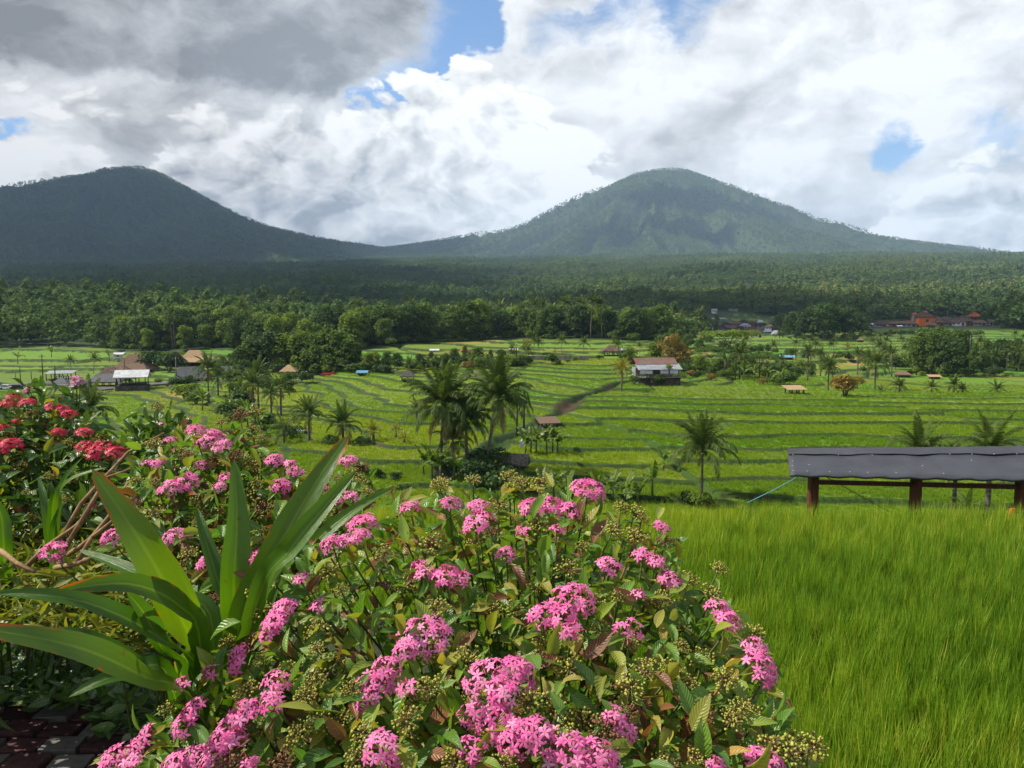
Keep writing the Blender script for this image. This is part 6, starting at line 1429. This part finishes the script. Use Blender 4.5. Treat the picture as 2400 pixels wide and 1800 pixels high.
flower_bush('garden_shrub', 'glossy green shrub behind the pale pink pentas bush', 'shrub', (-1.2, 2.6, 0), [(380, 990, 14, .5)], [(330, 950), (400, 940), (430, 965), (430, 1060), (300, 1060), (290, 1010)], lambda a, b: 2.65, (-1.25, 2.8, .6), 'petal_pale', [(1.1, 'ixora_leaf')], [], 49, 4, 170, own_leaves=60, leaf_len=(.04, .07))

# --- plants with broad strap leaves
def strap_leaf(ctrl, width, fold, seed, n=20, twist=0.0, tip=.6, m=5):
    """leaf along a smooth curve through world points; width in metres at the widest place"""
    P = [Vector(c) for c in ctrl]; pts = []; seg = len(P) - 1
    for i in range(n + 1):
        f = i / n * seg; k = min(int(f), seg - 1); u = f - k; p0, p1, p2, p3 = P[max(k - 1, 0)], P[k], P[k + 1], P[min(k + 2, seg)]
        pts.append(.5 * ((2 * p1) + (p2 - p0) * u + (2 * p0 - 5 * p1 + 4 * p2 - p3) * u ** 2 + (3 * p1 - p0 - 3 * p2 + p3) * u ** 3))
    mb = MB(); V = []; U = []; F = []; eye = Vector((0, 0, EYE))
    for i, p in enumerate(pts):
        u = i / n; tg = (pts[min(i + 1, n)] - pts[max(i - 1, 0)]).normalized(); to = (eye - p).normalized(); nz = (Vector((0, 0, 1)) * .75 + to * .65); nz = (nz - tg * nz.dot(tg)).normalized()
        sd = tg.cross(nz); nz2 = nz * math.cos(twist) + sd * math.sin(twist); sd = sd * math.cos(twist) - nz * math.sin(twist)
        w = width * .5 * (.55 + .45 * sstep(0, .4, u)) * float(np.clip((1 - u) * 2.6, 0, 1)) ** tip
        w = max(w, .0006)
        for k in range(m):
            c = k / (m - 1) * 2 - 1; V.append(p + sd * (c * w) + nz2 * (abs(c) ** 1.3 * w * fold + .0015 * math.sin(c * 14 + seed))); U.append((u, .5 + c * .5))
    for i in range(n):
        for k in range(m - 1): F.append((i * m + k, (i + 1) * m + k, (i + 1) * m + k + 1, i * m + k + 1))
    mb.add(V, F, U); return mb
def strap_plant(label, base, leaves, worn=(), name='strap_leaved_plant', group=None):
    t = thing(name, label, 'plant', base, 0, group); b = Vector(base)
    for i, (ctrl, wpx, fold, tw) in enumerate(leaves):
        pts = [at(*c) - b for c in ctrl]; dm = sum(c[2] for c in ctrl) / len(ctrl)
        off = Vector((0, 0, EYE)) - b
        mb = strap_leaf([p + b for p in pts], wpx * .86 / FPX * dm, fold, i, twist=tw); mb.v = [tuple(Vector(v) - b) for v in mb.v]
        o = mb.build('leaf', MAT['strap_leaf_worn' if i in worn else 'strap_leaf'], t, True)
        if i in worn: o['label'] = 'strap leaf with a scorched orange edge'
    return t
BL = [
 ([(455, 1575, 1.30), (420, 1440, 1.24), (330, 1270, 1.20), (216, 1100, 1.22)], 108, .35, -.25),
 ([(540, 1500, 1.42), (548, 1350, 1.42), (556, 1220, 1.45), (548, 1078, 1.50)], 76, .45, .2),
 ([(560, 1480, 1.36), (640, 1310, 1.36), (730, 1150, 1.40), (818, 1020, 1.46)], 86, .30, .15),
 ([(600, 1420, 1.32), (680, 1290, 1.30), (755, 1195, 1.32), (832, 1105, 1.36)], 62, .45, .15),
 ([(640, 1380, 1.50), (740, 1270, 1.52), (830, 1195, 1.55), (925, 1140, 1.60)], 40, .3, .1),
 ([(450, 1585, 1.26), (385, 1500, 1.15), (200, 1410, 1.06), (-20, 1388, 1.02)], 62, .25, -.1),
 ([(470, 1520, 1.28), (420, 1420, 1.22), (300, 1368, 1.14), (128, 1386, 1.08)], 70, .3, -.35),
 ([(500, 1480, 1.36), (420, 1400, 1.36), (310, 1340, 1.38), (188, 1290, 1.42)], 56, .35, .1),
 ([(440, 1650, 1.18), (340, 1590, 1.05), (170, 1515, .96), (-80, 1470, .90)], 98, .2, -.15),
 ([(400, 1600, 1.20), (320, 1560, 1.16), (220, 1500, 1.12), (130, 1472, 1.10)], 64, .3, .1),
 ([(440, 1650, 1.20), (360, 1600, 1.12), (270, 1585, 1.06), (160, 1634, 1.02)], 60, .35, -.1),
 ([(540, 1480, 1.44), (510, 1360, 1.48), (480, 1260, 1.52), (460, 1190, 1.56)], 46, .4, .2),
 ([(430, 1600, 1.24), (380, 1520, 1.16), (340, 1440, 1.12), (300, 1390, 1.10)], 60, .3, -.2),
 ([(470, 1560, 1.30), (430, 1470, 1.30), (390, 1330, 1.36), (330, 1205, 1.40)], 60, .4, .3)]
sb = at(470, 1700, 1.32)
strap_plant('large plant with broad arching green strap leaves beside the pink pentas', (sb.x, sb.y, 0.0), [([tuple((470, 1950, 1.30))] + l[0][:], *l[1:]) for l in BL], worn=(2, 6, 8, 0))
strap_plant('young strap leaved plant under the crimson flowers', tuple(at(120, 1260, 2.3))[:2] + (0.0,), [([(125, 1400, 2.3), (125, 1200, 2.28), (150, 1130, 2.25), (192, 1074, 2.22)], 30, .4, .1), ([(130, 1400, 2.25), (132, 1200, 2.22), (160, 1130, 2.2), (250, 1096, 2.15)], 24, .4, .1), ([(120, 1400, 2.3), (110, 1240, 2.3), (100, 1160, 2.34), (90, 1118, 2.4)], 20, .4, .1), ([(125, 1400, 2.2), (125, 1260, 2.15), (140, 1200, 2.12), (150, 1180, 2.1)], 22, .4, .1), ([(20, 1400, 2.2), (10, 1300, 2.1), (5, 1220, 2.1), (-10, 1170, 2.1)], 40, .4, .1)], ())

# --- yellow-green ground cover and dead twigs between the bushes
def build_groundcover():
    g = np.random.default_rng(71); GOUT = [(-250, 1240), (150, 1200), (300, 1190), (380, 1300), (430, 1430), (380, 1530), (150, 1500), (-250, 1480)]
    L = []; n = 3600
    for c in poly_sample(GOUT, n, g):
        py = c[1]; d = float(np.interp(py, [1180, 1350, 1550], [2.7, 2.15, 1.75])) + g.uniform(0, .25); p = np.array(at(c[0], py, d)); dr = g.normal(size=3); dr[2] = abs(dr[2]) * .7 + .05; L.append((p, dr))
    P = np.array([p for p, _ in L]); D = np.array([d for _, d in L]); up = g.normal(size=(n, 3)) * .5 + np.array([0, -.2, 1.0])
    T = leaf_T(.3, .8, .15, 0, 4); T2 = leaf_T(.3, .6, .42, .4, 4); k = g.random(n) < .7
    M = frames(D, up); V, F, U, mi = merge([(rep(T, M[k] * g.uniform(.05, .12, k.sum())[:, None, None], P[k]), 0), (rep(T2, M[~k] * g.uniform(.02, .045, (~k).sum())[:, None, None], P[~k]), 1)])
    tag(link('ground_cover', np_mesh('ground_cover', V, F, [MAT['groundcover_leaf'], MAT['pentas_leaf']], U, mi, smooth=True)), 'low yellow green ground cover between the flower bushes', kind='stuff')
    # dead twigs
    tw = [[(140, 1270, 2.0), (190, 1180, 2.05), (235, 1130, 2.1), (300, 1060, 2.2), (385, 1015, 2.3)], [(150, 1290, 1.95), (215, 1180, 2.0), (250, 1120, 2.1), (330, 1092, 2.2)], [(180, 1320, 1.9), (215, 1260, 1.95), (255, 1210, 2.0), (300, 1130, 2.1)], [(60, 1330, 2.0), (110, 1280, 2.0), (175, 1235, 2.0), (215, 1195, 2.0)], [(130, 1330, 1.9), (180, 1322, 1.85), (215, 1308, 1.82)], [(0, 1290, 2.0), (40, 1320, 1.95), (80, 1340, 1.9)], [(160, 1300, 2.0), (190, 1280, 1.95), (260, 1225, 1.95), (320, 1160, 2.0)]]
    for i, q in enumerate(tw):
        mb = MB(); pts = [at(*a) for a in q]; b = pts[0].copy(); mb.tube([p - b for p in pts], [.0075, .006, .005, .004, .003][:len(pts)], 6)
        tag(mb.build('twig', MAT['stem_brown'], None, True, loc=b), ('longest bare brown twig, leaning right up past the pale pink bush', 'bare twig forking just below the longest one', 'pale bare twig beside the tip of the tallest strap leaf', 'short dark twig under the young strap leaved plant', 'thick bent twig lying behind the upper strap leaf', 'brown twig lying at the left edge of the ground cover', 'thin twig crossing behind the tallest strap leaf')[i], 'twig', 'dead twigs in the ground cover')
build_groundcover()

# --- pavers of the garden path, lower left, in the shade of the leaves
def build_pavers():
    me = []
    path = tag(MB().box((-1.35, 2.05, -.03), (1.5, 1.6, .06)).build('path', MAT['soil']), kind='structure', label='shaded garden path of small red and grey pavers')
    for k in range(6):
        mb = MB(); g = np.random.default_rng(800 + k); w, h = (.125, .085) if k < 4 else (.085, .07)
        mb.box((0, 0, .018), (w, h, .05), taper=.94); me.append(mb.mesh('paver', MAT['paver_red' if k % 2 == 0 else 'paver_grey']))
    g = np.random.default_rng(81)
    for r in range(14):
        for c in range(9):
            x = -1.95 + c * .135 + (r % 2) * .06 + g.uniform(-.006, .006); y = 1.35 + r * .098 + g.uniform(-.006, .006)
            link('paver', me[int(g.integers(0, 4))], path, (x, y, g.uniform(-.006, .008)), (g.normal() * .02, g.normal() * .02, g.normal() * .04))
build_pavers()
def shade_plants():  # shrub added out of view to shade the pavers, then low border leaves
    g = np.random.default_rng(93); n = 1500
    P = np.stack([g.uniform(-2.5, -1.62, n), g.uniform(1.75, 2.75, n), g.uniform(.12, .95, n) ** .9], 1); k = (P[:, 0] / P[:, 1] < -.675) | (P[:, 2] < .3); P = P[k]; n = len(P)
    M = frames(g.normal(size=(n, 3)), g.normal(size=(n, 3)) + np.array([0, 0, 1.2])) * g.uniform(.06, .11, n)[:, None, None]
    b0 = np.array([-2.1, 2.25, 0]); t = thing('garden_shrub', 'dark leafy shrub added beyond the left edge to shade the pavers', 'shrub', b0); V, F, U = rep(LT[0], M, P - b0); tag(link('foliage', np_mesh('foliage', V, F, MAT['ixora_leaf'], U, smooth=True), t), kind='stuff')
    mb = MB()
    for i in range(14): a = g.uniform(-.35, .35); b = g.uniform(-.4, .4); mb.tube([(a * .4, b * .4, -.05), (a, b, .45), (a * 1.2, b * 1.1, .85)], [.009, .007, .003], 5)
    mb.build('stems', MAT['stem_brown'], t, True)
    n = 1500; px = g.uniform(-150, 470, n); py = g.uniform(1490, 1650, n) + (px > 230) * g.uniform(0, 110, n); P = []
    for a, b in zip(px, py): u, w = pdir(a, b); z = g.uniform(.02, .22); d = (z - EYE) / w; P.append((u * d, d, z))
    P = np.array(P); D = g.normal(size=(n, 3)); D[:, 2] = abs(D[:, 2]) * .5; M = frames(D, g.normal(size=(n, 3)) * .6 + np.array([0, 0, 1.0])) * g.uniform(.04, .09, n)[:, None, None]
    V, F, U = rep(LT[2], M, P); tag(link('border_plants', np_mesh('border_plants', V, F, MAT['ixora_leaf'], U, smooth=True)), 'low dark leaves along the edge of the shaded path', kind='stuff')
shade_plants()
